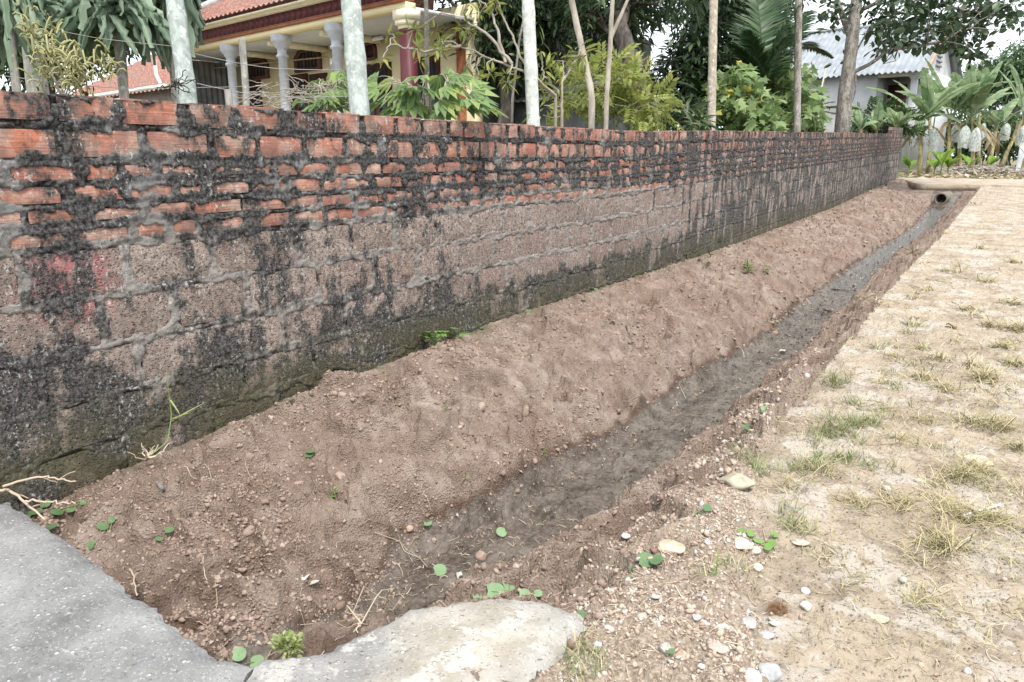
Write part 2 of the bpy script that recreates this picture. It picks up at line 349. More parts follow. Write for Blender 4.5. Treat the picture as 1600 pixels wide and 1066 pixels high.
# ---------------------------------------------------------------- one sheet to the horizon, open where the ditch and the road lie
def sheet(g, xs, ys, amp=.05):
    X, Y = np.meshgrid(xs, ys); Z = gz(Y) + np.where(X < -2.8, .12, -.02) + amp * fbm(X * .6, Y * .6, 4, 200) + .25 * sst(28, 60, Y) * sst(1.5, -2.0, X)
    g.grid(np.stack([X, Y, Z], -1))
ly = np.concatenate([np.linspace(-160, -6, 14), np.linspace(-3, 24.2, 110)])
fy = np.concatenate([[24.2], np.linspace(24.6, 60, 120), np.geomspace(64, 700, 24)])
g = G()
sheet(g, np.concatenate([-np.geomspace(600, 16, 24), np.linspace(-15, -2.9, 50)]), ly)
sheet(g, np.concatenate([np.linspace(2.6, 8, 14), np.geomspace(9, 600, 22)]), ly)
sheet(g, np.concatenate([-np.geomspace(600, 16, 24), np.linspace(-15, 8, 95), np.geomspace(9, 600, 22)]), fy)
sheet(g, np.linspace(-2.9, 2.6, 5), ly[:15], .0)
tag(g.build('ground', MYARD, smooth=True), kind='structure')

# ---------------------------------------------------------------- the ditch with its two earth banks
d = np.arcsinh(np.array([.45, 24.6]) / 2.0); ys = 2 * np.sinh(np.linspace(d[0], d[1], 930))
xs = np.concatenate([np.linspace(-2.92, -.5, 365), np.linspace(-.493, -.12, 52)])
X, Y = np.meshgrid(xs, ys); Z, WET, T = soil_z(X, Y, True)
g = G(); g.grid(np.stack([X, Y, Z], -1))
wet = sst(0, 1, WET) * .9 + .0 * X + .25 * sst(.14, .0, np.minimum(np.abs(X - XL(Y)), np.abs(X - XR(Y)))) + .30 * sst(1.55, .95, Y) * (X < -1.2) * sst(-2.5, -1.9, X) + .3 * sst(.16, .04, np.hypot(X - BUMPS[0][0], Y - BUMPS[0][1]))  # moist earth; the last term paints shade into the dug hollow
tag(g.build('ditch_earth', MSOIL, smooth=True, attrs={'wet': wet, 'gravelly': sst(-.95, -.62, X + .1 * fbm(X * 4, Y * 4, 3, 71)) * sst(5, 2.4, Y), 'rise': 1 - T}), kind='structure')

# ---------------------------------------------------------------- the worn concrete road with a broken left edge
d = np.arcsinh(np.array([-.6, 24.6]) / 2.0); ys = 2 * np.sinh(np.linspace(d[0], d[1], 900))
u = np.concatenate([[0, 0], np.linspace(0, 1.28, 150), np.linspace(1.32, 3.35, 30)])
U, Y = np.meshgrid(u, ys); X = XE(Y) * sst(3.3, 0, U) + (-.72) * (1 - sst(3.3, 0, U)) + U
Z = road_z(X, Y); Z[:, 0] = gz(Y[:, 0]) - .22; X[:, 0] -= .004; Z[:, 1] -= .012; X[:, 1] -= .004
g = G(); g.grid(np.stack([X, Y, Z], -1)); tag(g.build('road', MROAD, smooth=True), kind='structure')
# the road that crosses behind the ditch
g = G(); xs = np.linspace(-4.6, 3.2, 70); ys = np.linspace(0, 1, 16); X, V = np.meshgrid(xs, ys)
y0 = 22.45 + 2.9 * sst(-1.9, -2.7, X) + .10 * noise(X * 1.5, 2, 9); Y = y0 + V * (26.7 - y0); Z = .03 + gz(Y) + .012 * fbm(X * 2, Y * 2, 3, 15)
skirt = np.stack([X[:1], Y[:1], Z[:1] - .16], -1); top = np.stack([X, Y, Z], -1)
back = np.stack([X[:1], Y[:1] + .7, Z[:1] - .16], -1)
g.grid(np.concatenate([back, skirt, top])); tag(g.build('cross_road', MROAD, smooth=False), kind='structure')
# thin water standing on the mud of the far ditch
g = G(); ys = np.linspace(9.5, 21.6, 300); vs_ = np.linspace(0, 1, 12); V, Y = np.meshgrid(vs_, ys)
X = XL(Y) - .02 + V * (XR(Y) - XL(Y) + .04); Z = gz(Y) - .4985 + .012 * sst(8, 14, Y) + .004 * noise(Y * 1.3, 0, 66)
g.grid(np.stack([X, Y, Z], -1))
n = N('ditch_water'); WATER = n.fin((.13, .125, .115), .06, n.bump(n.noise(20, 3, .6), 1.0, .08), **{'Specular IOR Level': .8, 'Alpha': 1.0})
tag(g.build('ditch_water', WATER, smooth=True), kind='structure')

# ---------------------------------------------------------------- concrete slabs that bridge the near end of the ditch
def slab(name, poly, ztop, thick, mat, label, seed, dome=.0):
    from mathutils.geometry import delaunay_2d_cdt
    poly = np.array(poly, float); n = len(poly); pts = []
    for i in range(n):                                # roughen the outline
        a, b = poly[i], poly[(i + 1) % n]; L = np.linalg.norm(b - a); k = max(2, int(L / .02)); tt = np.linspace(0, 1, k, endpoint=False)[:, None]
        q = a + (b - a) * tt; nn = np.array([-(b - a)[1], (b - a)[0]]) / L
        pts.append(q + nn * (.013 * noise(q[:, :1] * 30, q[:, 1:] * 30, seed) + .014 * noise(q[:, :1] * 9, q[:, 1:] * 9, seed + 1)))
    B = np.concatenate(pts); lo, hi = B.min(0), B.max(0)
    gx, gy = np.meshgrid(np.arange(lo[0], hi[0], .018), np.arange(lo[1], hi[1], .018)); Q = np.stack([gx.ravel(), gy.ravel()], -1)
    ins = np.zeros(len(Q), bool); x, y = Q.T
    for i in range(len(B)):
        (x1, y1), (x2, y2) = B[i], B[i - 1]
        ins ^= ((y1 > y) != (y2 > y)) & (x < (x2 - x1) * (y - y1) / (y2 - y1 + 1e-12) + x1)
    dist = np.min(np.linalg.norm(Q[:, None] - B[None], axis=-1), 1); Q = Q[ins & (dist > .012)]; dist = dist[ins & (dist > .012)]
    A = np.concatenate([B, Q]); nb = len(B)
    r = delaunay_2d_cdt([Vector(p) for p in A], [], [list(range(nb))], 1, 1e-6)
    V = np.array([(p[0], p[1]) for p in r[0]]); T = np.array([f for f in r[2] if len(f) == 3])
    dd = np.min(np.linalg.norm(V[:, None] - B[None], axis=-1), 1)
    z = ztop + .006 * fbm(V[:, 0] * 5, V[:, 1] * 5, 4, seed) - .022 * (1 - sst(0, .035, dd)) + dome * sst(0, .3, dd)
    g = G(); g.add(np.column_stack([V, z]), T)
    rim = np.array([np.argmin(((V - b) ** 2).sum(1)) for b in B]); top = np.column_stack([V[rim], z[rim]])
    mid = top.copy(); c = B.mean(0); mid[:, :2] += .006 * noise(B[:, :1] * 40, B[:, 1:] * 40, seed + 4); mid[:, 2] = ztop - thick * .5
    bot = np.column_stack([B + (c - B) * .02, np.full(nb, ztop - thick)])
    W = np.stack([top, mid, bot]); W = np.concatenate([W, W[:, :1]], 1); g.grid(W[::-1])
    o = g.build(name, mat, smooth=True); return tag(o, label, 'slab')
MSLAB, MSLABW = slab_mat('grey_aggregate_concrete', False), slab_mat('pale_worn_concrete', True)
slab('concrete_slab', [(-2.775, 1.01), (-2.3, .99), (-1.77, .93), (-1.43, .895), (-1.335, .925), (-1.30, .80), (-1.2, .1), (-1.2, -.4), (-2.775, -.4)], .0, .13, MSLAB,
     'flat grey concrete slab with pale pebbles, in the bottom left corner against the wall', 3)
slab('concrete_slab', [(-1.32, .935), (-1.21, 1.06), (-1.195, 1.17), (-1.15, 1.31), (-1.04, 1.43), (-.9, 1.51), (-.79, 1.52), (-.715, 1.44), (-.66, 1.28), (-.62, 1.0), (-.6, .1), (-1.17, .1), (-1.28, .80)], .012, .15, MSLABW,
     'pale worn concrete slab with a rounded broken end beside the gravel', 8, .03)
# clay drain pipe at the far end of the ditch
pc = ray(1470, 311) * (21.35 / ray(1470, 311)[1]); pc[2] += EYE
t = thing('drain_pipe', 'round drain pipe with a dark mouth at the far end of the ditch', 'pipe', pc)
g = G(); th = np.linspace(0, 2 * np.pi, 25); ax = np.array([.12, 1, 0.]); ax /= np.linalg.norm(ax); sx = np.array([ax[1], -ax[0], 0])
rings = []
for (r, y) in ((.105, 1.2), (.105, .02), (.12, -.03), (.15, -.03), (.155, .05), (.155, 1.2)):
    rings.append(pc + ax * y + r * (np.cos(th)[:, None] * sx + np.sin(th)[:, None] * np.array([0, 0, 1.])))
g.grid(np.array(rings)); part(g, 'barrel', plain('pipe_concrete', (.20, .175, .15), .9, .3, 20), t, True)
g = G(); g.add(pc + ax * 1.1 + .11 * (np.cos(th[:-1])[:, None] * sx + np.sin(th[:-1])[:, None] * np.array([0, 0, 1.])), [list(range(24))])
part(g, 'bore_disc', plain('near_black', (.02, .018, .015), .9), t)  # near-black disc closing the bore
# ================================================================ THE BOUNDARY WALL
WEND = 25.6
def lift(Y): return .022 * np.maximum(np.asarray(Y, float) - 5, 0) * sst(4, 9, np.asarray(Y, float)) + .006 * noise(np.asarray(Y, float) * .35, 0, 21)
rng = np.random.default_rng(11)
COURSES = [(1.268, 1.360, 'edge'), (1.146, 1.238, 'edge'), (1.066, 1.120, 'flat'), (.992, 1.045, 'flat'), (.918, .966, 'flat'), (.842, .893, 'flat'),
           (.652, .815, 'block'), (.458, .630, 'block'), (.262, .436, 'block'), (.085, .240, 'block'), (-.13, .064, 'block'), (-.36, -.15, 'block')]
RECTS = []                                        # per course: y0, y1, z0, z1 (without lift)
for ci, (z0, z1, kind) in enumerate(COURSES):
    y = -1.0 - rng.uniform(0, .2); rr = []
    if ci == 0:                                    # joints of the nearest top bricks as seen
        seen = [(1.13, 1.36), (1.385, 1.585), (1.615, 1.84), (1.90, 2.09), (2.12, 2.37)]
    elif ci == 1: seen = [(1.06, 1.36), (1.40, 1.66), (1.71, 1.96), (2.0, 2.2), (2.23, 2.47)]
    elif ci == 6: seen = [(.80, 1.17), (1.20, 1.54), (1.57, 1.92), (1.945, 2.37), (2.41, 2.74)]
    elif ci == 7: seen = [(.72, 1.02), (1.05, 1.42), (1.45, 1.72), (1.76, 2.08), (2.11, 2.5)]
    else: seen = []
    while y < WEND:
        if seen and y > seen[0][0] - .14 and y < seen[-1][0]:
            for a, b in seen: rr.append((a, b))
            y = seen[-1][1] + .025; seen = []; continue
        L = {'edge': rng.uniform(.185, .235), 'flat': rng.uniform(.175, .225), 'block': rng.uniform(.31, .40)}[kind]
        if kind == 'edge' and y > 3.4 and rng.random() < .5: L = rng.uniform(.09, .15)
        if kind == 'flat' and rng.random() < .22: L *= .55
        rr.append((y, min(y + L, WEND - .01))); y += L + {'edge': rng.uniform(.018, .045), 'flat': rng.uniform(.016, .04), 'block': rng.uniform(.02, .035)}[kind]
    RECTS.append(np.array([(a, b, z0 + rng.normal(0, .002), z1 + rng.normal(0, .002)) for a, b in rr if b - a > .05]))

# ---- shared weathering: soot-black crust, pale lime flecks, moss at the foot, streaks running down from the coping
def weather(n, c, black, lime, tone=1.0):
    xyz = n.z(); Y, Z = xyz[1], xyz[2]
    flat = n.nd('ShaderNodeCombineXYZ'); n.put(flat.inputs[1], Y); n.put(flat.inputs[2], Z)
    f = flat.outputs[0]
    st = n.scl(f, (1, 1, .16))
    far = n.mr(Y, 4.2, 9)
    blot = n.noise(3.3, 8, .66, f); blot2 = n.noise(12, 7, .68, f); streak = n.noise(9, 6, .62, st)
    hi = n.mr(Z, .70, 1.0); low = n.mr(Z, .62, .12)
    low = n.math('MULTIPLY', low, n.mr(Y, 13, 3, .55, 1))
    w = n.math('ADD', n.math('MULTIPLY', blot, .7), n.math('MULTIPLY', blot2, .3))
    pale = n.math('MULTIPLY', n.mr(Y, 3.3, 4.6), n.mr(Y, 9.5, 6.5)); pale = n.math('MULTIPLY', pale, n.mr(Z, .25, .42)); pale = n.math('MULTIPLY', pale, n.mr(Z, .95, .84))
    w = n.math('ADD', w, n.math('MULTIPLY', low, .10)); w = n.math('ADD', w, n.math('MULTIPLY', far, n.math('MULTIPLY', n.math('SUBTRACT', streak, .38), .62)))
    w = n.math('ADD', w, n.math('MULTIPLY', n.math('SUBTRACT', streak, .5), .40))
    w = n.math('SUBTRACT', w, n.math('MULTIPLY', pale, .17))
    soot = n.mr(n.math('SUBTRACT', w, black), 0., .085)
    soot = n.math('MULTIPLY', soot, n.mr(n.noise(31, 4, .7, f), .3, .62, .72, 1.0))
    c = n.mix(n.mr(blot2, .38, .62, 0, .45), c, (.13, .11, .095))
    sc = n.mix(n.mr(n.noise(70, 4, .7, f), .42, .62), (.014, .0145, .015), (.10, .098, .095))
    c = n.mix(soot, c, sc)
    fl = n.math('MULTIPLY', n.mr(n.noise(52, 6, .75, n.scl(f, (1, 1, .7))), .555, .62), n.mr(n.noise(4.2, 5, .65, f), lime, lime + .1))
    c = n.mix(n.math('MULTIPLY', fl, .7), c, (.55, .55, .525))
    sp = n.math('MULTIPLY', n.mr(n.noise(95, 4, .75, f), .58, .65), n.mr(Z, .95, .75)); c = n.mix(n.math('MULTIPLY', sp, .5), c, (.50, .44, .40))
    moss = n.math('MULTIPLY', n.mr(n.math('SUBTRACT', Z, n.math('MULTIPLY', Y, .012)), .36, -.02), n.mr(n.noise(5, 6, .65, f), .30, .58))
    c = n.mix(n.math('MULTIPLY', moss, .8), c, n.mix(n.noise(40, 4, .6, f), (.035, .035, .016), (.135, .118, .062)))
    return c, f
def brick_mat():
    n = N('stained_orange_brick')
    oi = n.nd('ShaderNodeObjectInfo').outputs['Random']
    c = n.ramp(n.math('FRACT', n.math('ADD', oi, n.math('MULTIPLY', n.noise(.9, 2), 2.5))), [(0, (.43, .165, .102)), (.35, (.335, .13, .09)), (.6, (.45, .205, .142)), (.85, (.29, .13, .098)), (1, (.47, .26, .195))])
    st = n.scl(n.pos(), (1, .5, 9)); c = n.mix(n.mr(n.noise(9, 4, .6, st), .45, .6, 0, .5), c, (.30, .10, .065))
    c = n.mix(n.mr(n.noise(5, 6, .66), .44, .64, 0, .85), c, (.47, .335, .27))
    c = n.mix(n.mr(n.noise(8, 6, .7), .46, .66, 0, .8), c, (.155, .11, .09))
    c, f = weather(n, c, .51, .46)
    return n.fin(c, .88, n.bump(n.math('ADD', n.noise(60, 6, .72), n.noise(14, 4, .6, st)), .5, .008))
def mortar_mat():
    n = N('black_crusted_mortar'); Z = n.z()[2]
    g1 = n.mix(n.noise(9, 6, .65), (.10, .10, .098), (.27, .268, .26))
    g2 = n.mix(n.noise(9, 6, .65), (.16, .14, .125), (.38, .355, .33))
    c = n.mix(n.mr(Z, .98, .78), g1, g2)
    t = n.mr(Z, .72, 1.05, .475, .40)
    c, f = weather(n, c, t, .50)
    return n.fin(c, .92, n.bump(n.math('ADD', n.noise(55, 7, .75), n.math('MULTIPLY', n.noise(19, 4), 1.2)), .8, .012))
def block_mat():
    n = N('brown_slag_block')
    oi = n.nd('ShaderNodeObjectInfo').outputs['Random']
    c = n.ramp(oi, [(0, (.26, .19, .16)), (.5, (.36, .285, .245)), (1, (.30, .21, .175))])
    c = n.mix(n.mr(n.noise(26, 5, .7), .50, .66, 0, .7), c, (.42, .35, .30))
    c = n.mix(n.mr(n.noise(48, 5, .75), .51, .62, 0, .85), c, (.05, .042, .037))
    x = n.z(); dy = n.math('SUBTRACT', x[1], 1.33); dz = n.math('SUBTRACT', x[2], .70)
    d2 = n.math('ADD', n.math('MULTIPLY', n.math('MULTIPLY', dy, dy), 1.0), n.math('MULTIPLY', n.math('MULTIPLY', dz, dz), 1.3))
    pk = n.math('MULTIPLY', n.mr(n.math('SUBTRACT', n.math('SQRT', d2), n.math('MULTIPLY', n.noise(12, 5), .22)), .12, -.06), n.mr(n.noise(60, 4), .4, .6))
    c = n.mix(n.math('MULTIPLY', pk, .75), c, (.52, .10, .13))           # old splash of red paint
    c, f = weather(n, c, .50, .42)
    return n.fin(c, .93, n.bump(n.math('ADD', n.noise(48, 7, .78), n.mr(n.vor(75), .0, .4, 0, .8)), .9, .014))
MBRICK, MMORT, MBLOCK = brick_mat(), mortar_mat(), block_mat()

wall = thing('boundary_wall', 'old soot-blackened wall of orange bricks over brown slag blocks along the ditch', 'wall', (WX, 0, 0))
# ---- mortar: one sheet, swelling out of the joints and smeared over the edges of the pieces
d = np.arcsinh(np.array([.9, WEND]) / 2.8); ys = np.concatenate([np.linspace(-1, .88, 60), 2.8 * np.sinh(np.linspace(d[0], d[1], 980))])
zs = np.concatenate([np.linspace(-.4, -.16, 12), np.linspace(-.15, 1.352, 205)])
Yg, Zg = np.meshgrid(ys, zs); ins = np.full(Yg.shape, -.03); kindm = np.zeros(Yg.shape)
for rr, (z0, z1, kind) in zip(RECTS, COURSES):
    rows = (zs > z0 - .03) & (zs < z1 + .03); Yr = Yg[rows]; Zr = Zg[rows]
    i = np.clip(np.searchsorted(rr[:, 0], ys) - 1, 0, len(rr) - 1)
    for k in (i, np.clip(i + 1, 0, len(rr) - 1)):
        q = rr[k][None]; dd = np.minimum(np.minimum(Yr - q[..., 0], q[..., 1] - Yr), np.minimum(Zr - q[..., 2], q[..., 3] - Zr))
        better = dd > ins[rows]; tmp = ins[rows]; tmp[better] = dd[better]; ins[rows] = tmp
        km = kindm[rows]; km[better] = 1.0 if kind == 'block' else 0.0; kindm[rows] = km
n1 = fbm(Yg * 5, Zg * 8, 4, 300); n2 = fbm(Yg * 16, Zg * 22, 4, 310, .6); n3 = fbm(Yg * 55, Zg * 55, 3, 320)
n0 = fbm(Yg * 1.6, Zg * 3.0, 3, 330)
low = sst(.75, 1.0, Zg)
e = np.where(kindm > .5, .010 + .018 * n1 + .014 * n2, np.where(Zg > 1.13, .004, .009) + .028 * (n1 + .5 * n0) * low + .013 * n2 + .005 * n3)
m = sst(.006, -.004, ins - e)                       # 1 where mortar shows
out = m * (.0015 + .005 * n2 + .0035 * n3 + .003 * np.maximum(n1, 0)) + (1 - m) * -.024 - .004 * sst(0, -.012, ins) * (kindm < .5) - np.where(kindm > .5, .004, 0)
out = out - .012 * m * sst(.05, .0, np.abs(fbm(Yg * 2.2, Zg * 14, 3, 345))) * (ins < 0) * sst(0, .3, noise(Yg * 1.2, Zg * 1.5, 349))   # cracks under the courses
Zw = Zg + lift(Yg); front = np.stack([out, Yg, Zw], -1)
step = sst(23.2, 23.25, ys) * .16
top1 = np.stack([np.full(len(ys), -.004), ys, Zw[-1] + step], -1)[None]; top2 = top1.copy(); top2[..., 0] = -.106
bk = np.stack([np.full(len(ys), -.108), ys, np.full(len(ys), -.4)], -1)[None]; top3 = top2.copy(); top3[..., 0] = -.108; top3[..., 2] -= .004
g = G(); g.grid(np.concatenate([front, top1, top2, top3, bk])); 
endq = np.array([[0, WEND, -.4], [-.108, WEND, -.4], [-.108, WEND, Zw[-1, -1] + .16], [0, WEND, Zw[-1, -1] + .16]]); g.add(endq, [(0, 1, 2, 3)])
g.build('mortar', MMORT, wall, smooth=True)
# ---- bricks and blocks
def lump(nx, ny, seed, rough, rnd):                # unit piece: x depth -1..0 (face at 0), y, z -.5...5, knocked-about edges
    ya = np.linspace(-.5, .5, nx); za = np.linspace(-.5, .5, ny); A, B = np.meshgrid(ya, za)
    r = np.minimum(.5 - np.abs(A), (.5 - np.abs(B)) * .55)
    face = -rnd * sst(.05, 0, r) + rough * fbm(A * 6 + seed, B * 3, 3, seed)
    fr = np.stack([face, A + .012 * noise(B * 3, A * 0 + seed, seed) * np.sign(A) * (np.abs(A) > .49), B + .03 * noise(A * 4, B * 0 + seed, seed + 1) * (np.abs(B) > .49)], -1)
    g = G(); g.grid(fr)
    ring = [(0, j) for j in range(nx)] + [(i, nx - 1) for i in range(1, ny)] + [(ny - 1, j) for j in range(nx - 2, -1, -1)] + [(i, 0) for i in range(ny - 2, 0, -1)]
    R = np.array([fr[i, j] for i, j in ring]); R = np.concatenate([R, R[:1]]); Bk = R.copy(); Bk[:, 0] = -1
    g.grid(np.stack([Bk, R])); g.add(Bk[:-1], [list(range(len(Bk) - 1))]); return g
VAR = {'edge': [lump(7, 4, 40 + i, .035, .05).mesh('brick', MBRICK, False) for i in range(10)],
       'flat': [lump(7, 3, 60 + i, .05, .07).mesh('brick', MBRICK, False) for i in range(10)],
       'block': [lump(11, 7, 80 + i, .05, .05).mesh('block', MBLOCK, True) for i in range(12)]}
allb = []
for rr, (z0, z1, kind) in zip(RECTS, COURSES):
    for a, b, c, d_ in rr:
        if kind == 'block' and (d_ + lift(a) < base_z(a) - .02 or b < .6): continue
        if b < .9: kk = 0
        allb.append((kind, a, b, c, d_))
for j in range(2):                                  # the raised end of the wall: two more courses
    for y in np.arange(23.25, WEND - .12, .125): allb.append(('edge', y, y + .105, 1.372 + j * .085, 1.445 + j * .085))
def place_piece(kind, a, b, c, d_):
    me = VAR[kind][rng.integers(0, len(VAR[kind]))]; o = bpy.data.objects.new('block' if kind == 'block' else 'brick', me); COL.objects.link(o)
    yc = (a + b) / 2; o.parent = wall; o.location = (rng.normal(0, .0025) + (-.001 if kind == 'block' else .0), yc, (c + d_) / 2 + float(lift(yc)))
    o.scale = (.104, b - a, d_ - c); o.rotation_euler = (rng.normal(0, .008) + (.02 if yc > 6 else 0), 0, rng.normal(0, .012)); return o
br = sorted([q for q in allb if q[0] != 'block' and q[2] > 1.05], key=lambda q: q[1]); bl = sorted([q for q in allb if q[0] == 'block'], key=lambda q: q[1])
for q in br[:298] + bl[:298]: place_piece(*q)
for rest, name, mt in ((br[298:], 'far_bricks', MBRICK), (bl[298:], 'far_blocks', MBLOCK)):
    g = G()
    for kind, a, b, c, d_ in rest:
        h = lump(3, 3, int(a * 100) % 97, .05, .06); yc = (a + b) / 2
        for V, Fq in zip(h.V, h.F): g.add(V * np.array([.104, b - a, d_ - c]) + np.array([rng.normal(0, .003), yc, (c + d_) / 2 + float(lift(yc))]), Fq - 0) if False else None
        VV = np.concatenate(h.V) * np.array([.104, b - a, d_ - c]) + np.array([rng.normal(0, .003), yc, (c + d_) / 2 + float(lift(yc))])
        n0_ = g.n; first = True
        for Fq in h.F:
            g.add(VV if first else np.zeros((0, 3)), Fq + (n0_ - g.n)); first = False
    if g.n: tag(g.build(name, mt, wall), kind='stuff')
# ================================================================ BEHIND THE WALL: HOUSES
UZ = np.array([0, 0, 1.])
HU = np.array([-.988, .156, 0]); HV = np.array([.156, .988, 0])       # both houses stand square to the wall
def on_facade(x, y, O, back=0.):                  # photo pixel -> (distance along the facade, height)
    r = ray(x, y); O = np.asarray(O) + HV * back; e = np.array([0, 0, EYE]); t = ((O - e) @ HV) / (r @ HV); q = e + r * t
    return float((q - O) @ HU), float(q[2])
def corr_roof(O, u0, u1, v0, z0, v1, z1, pitch, amp, rows=0, step=.0, hip0=0., hip1=0.):   # ribbed roof slope
    nu = int((u1 - u0) / pitch * 4) + 1; nv = max(2, rows * 2 if rows else 2)
    uu = np.linspace(0, 1, nu); tv = np.repeat(np.linspace(0, 1, nv // 2 + 1), 2)[1:-1] if rows else np.array([0, 1.])
    V = []
    for k, t in enumerate(tv):
        a = u0 + hip0 * t; b = u1 - hip1 * t; U = a + (b - a) * uu
        zz = z0 + (z1 - z0) * t + amp * np.sin(U / pitch * 2 * np.pi) + (step if rows and k % 2 == 0 else 0)
        V.append(np.asarray(O)[None] * [1, 1, 0] + U[:, None] * HU + (v0 + (v1 - v0) * t) * HV + zz[:, None] * UZ)
    g = G(); g.grid(np.array(V)); return g
n = N('red_clay_tiles'); c = n.ramp(n.noise(16, 4, .6), [(.3, (.17, .085, .07)), (.5, (.33, .16, .125)), (.7, (.48, .29, .235))])
c = n.mix(n.mr(n.noise(1.5, 4), .45, .65, 0, .5), c, (.25, .2, .17)); MTILE = n.fin(c, .85, n.bump(n.noise(40, 4), .4, .02))
MYEL = plain('yellow_limewash', (.78, .68, .43), .85, .08, 1.5, .15)
MCREAM = plain('cream_render', (.82, .75, .58), .8, .08)
MMAR = plain('maroon_glazed_tile', (.09, .019, .025), .5, .2, 6, .05)
MGROUT = plain('pale_grout', (.5, .38, .36), .8)
MCEIL = plain('grey_white_ceiling', (.52, .53, .55), .9, .06)
MCOLU = plain('blue_grey_column_paint', (.46, .49, .55), .7, .12, 9)
MDARKW = plain('dark_brown_timber', (.075, .03, .025), .5, .3)
MGLASS = plain('dark_window_glass', (.03, .035, .04), .12, .2, 3, .02)
MBROWN = plain('brown_tile', (.33, .12, .06), .5, .2)
MWHITE = plain('white_paint', (.76, .76, .74), .6, .06)

H0 = PZ(637, 15, 3.15); GH = float(gz(H0[1])) + .1
house = thing('yellow_house', 'yellow house with a maroon tiled fascia, grey veranda columns and red tiled roof', 'house', (H0[0], H0[1], GH))
uL = on_facade(262, 90, H0)[0]; uR = -.03
def hb(name, mat, boxes, sm=False, par=None):
    g = G()
    for lo, hi in boxes: g.obox(H0 * [1, 1, 0], HU, HV, lo, hi)
    return part(g, name, mat, house, sm)
BK = 1.3
hb('wall', MYEL, [((uR, BK, GH - .1), (uL, BK + .15, 3.42)), ((uL - .15, BK + .15, GH - .1), (uL, BK + 5, 3.4))])
hb('side_wall', plain('shaded_bare_render', (.045, .05, .045), .95, .4, 2.5), [((uR, BK + .152, GH - .1), (uR + .15, BK + 5, 3.4))])  # near-black colour stands in for the shade beside the house
g = G(); vv = np.linspace(.1, BK, 90); W = [[H0 * [1, 1, 0] + HU * (uL - .02 + .02 * math.sin(v * 50)) + HV * v + UZ * z for v in vv] for z in (GH, 3.14)]; g.grid(np.array(W)); part(g, 'side_screen', plain('grey_sheet_screen', (.16, .17, .175), .7, .3, 4), house, True)
hb('veranda_floor', MCREAM, [((uR, -.15, GH - .1), (uL, BK, GH + .45))])
hb('ceiling', MCEIL, [((uR + .02, .12, 3.15), (uL - .02, BK, 3.2))])
hb('beam', MYEL, [((uR, -.06, 3.15), (uL + .06, .12, 3.245))])
hb('beam', MBROWN, [((uR, -.09, 3.247), (uL + .09, .1, 3.292))])
fas = hb('fascia', MGROUT, [((uR, -.10, 3.294), (uL + .10, .1, 3.464))])
tm = G().box((0, 0, 0), (.158, .012, .160)).mesh('tile', MMAR)
k = 0; uu = uR + .02
while uu < uL - .02:
    o = bpy.data.objects.new('tile', tm); COL.objects.link(o); o.parent = fas
    p = H0 * [1, 1, 0] + HU * (uu + .16) + HV * (-.112) + UZ * 3.299 - np.array(house.location)
    o.matrix_local = Matrix(((-HU[0], HV[0], 0, p[0]), (-HU[1], HV[1], 0, p[1]), (0, 0, 1, p[2]), (0, 0, 0, 1)))
    uu += .166
hb('cornice', MCREAM, [((uR, -.2, 3.466), (uL + .2, .1, 3.492)), ((uR, -.27, 3.494), (uL + .27, .1, 3.522))])
g = corr_roof(H0, uR, uL + .3, -.32, 3.54, 4.2, 6.2, .16, .02, 30, .03, 0, 4.2)
rf = part(g, 'roof', MTILE, house, True)
g = G(); a = H0 * [1, 1, 0] + HU * (uL + .32) - HV * .34 + UZ * 3.57; b = H0 * [1, 1, 0] + HU * (uL - 3.9) + HV * 4.2 + UZ * 6.26
g.tube(np.linspace(a, b, 8), .085, 8); subpart(g, 'hip_ridge', plain('grey_ridge_mortar', (.45, .45, .45), .9), rf, True)
g = G(); q = H0 * [1, 1, 0]
g.add([q + HU * (uL + .3) - HV * .32 + UZ * 3.54, q + HU * (uL - 3.9) + HV * 4.2 + UZ * 6.2, q + HU * (uL + .3) + HV * 7.5 + UZ * 3.54], [(0, 1, 2)])
subpart(g, 'hip_end', MTILE, rf)
def column(u, r=.085):
    g = G(); c = H0 * [1, 1, 0] + HU * u + HV * .03; prof = [(GH + .45, r * 1.6), (GH + .53, r * 1.6), (GH + .56, r * 1.15), (1.6, r * 1.05), (2.78, r * .9), (2.80, r * 1.25), (2.83, r * 1.25), (2.85, r * .95), (2.93, r * 1.0), (2.95, r * 1.3), (2.98, r * 1.35), (3.03, r * 1.9), (3.06, r * 2.1), (3.148, r * 2.1)]
    g.tube([c + UZ * z for z, _ in prof], [q for _, q in prof], 20); return part(g, 'column', MCOLU, house, True)
for x, y in ((522, 38), (437, 57), (357, 76)): column(on_facade(x, y, H0)[0])
for x, y, mt in ((634, 40, MMAR), (276, 100, MMAR)):
    u = on_facade(x, y, H0)[0]; pb = hb('pillar', mt, [((u - .09, -.05, GH), (u + .09, .12, 2.9))])
    hb('pillar_capital', MCREAM, [((u - .10, -.06, 2.902), (u + .10, .13, 2.95)), ((u - .13, -.09, 2.952), (u + .13, .14, 3.02)), ((u - .16, -.1, 3.022), (u + .16, .14, 3.148))])
for x, y in ((472, 62), (555, 45), (400, 75)):
    u = on_facade(x, y, H0, .8)[0]; hb('ceiling_beam', MCREAM, [((u - .06, .122, 3.05), (u + .06, BK, 3.149))])
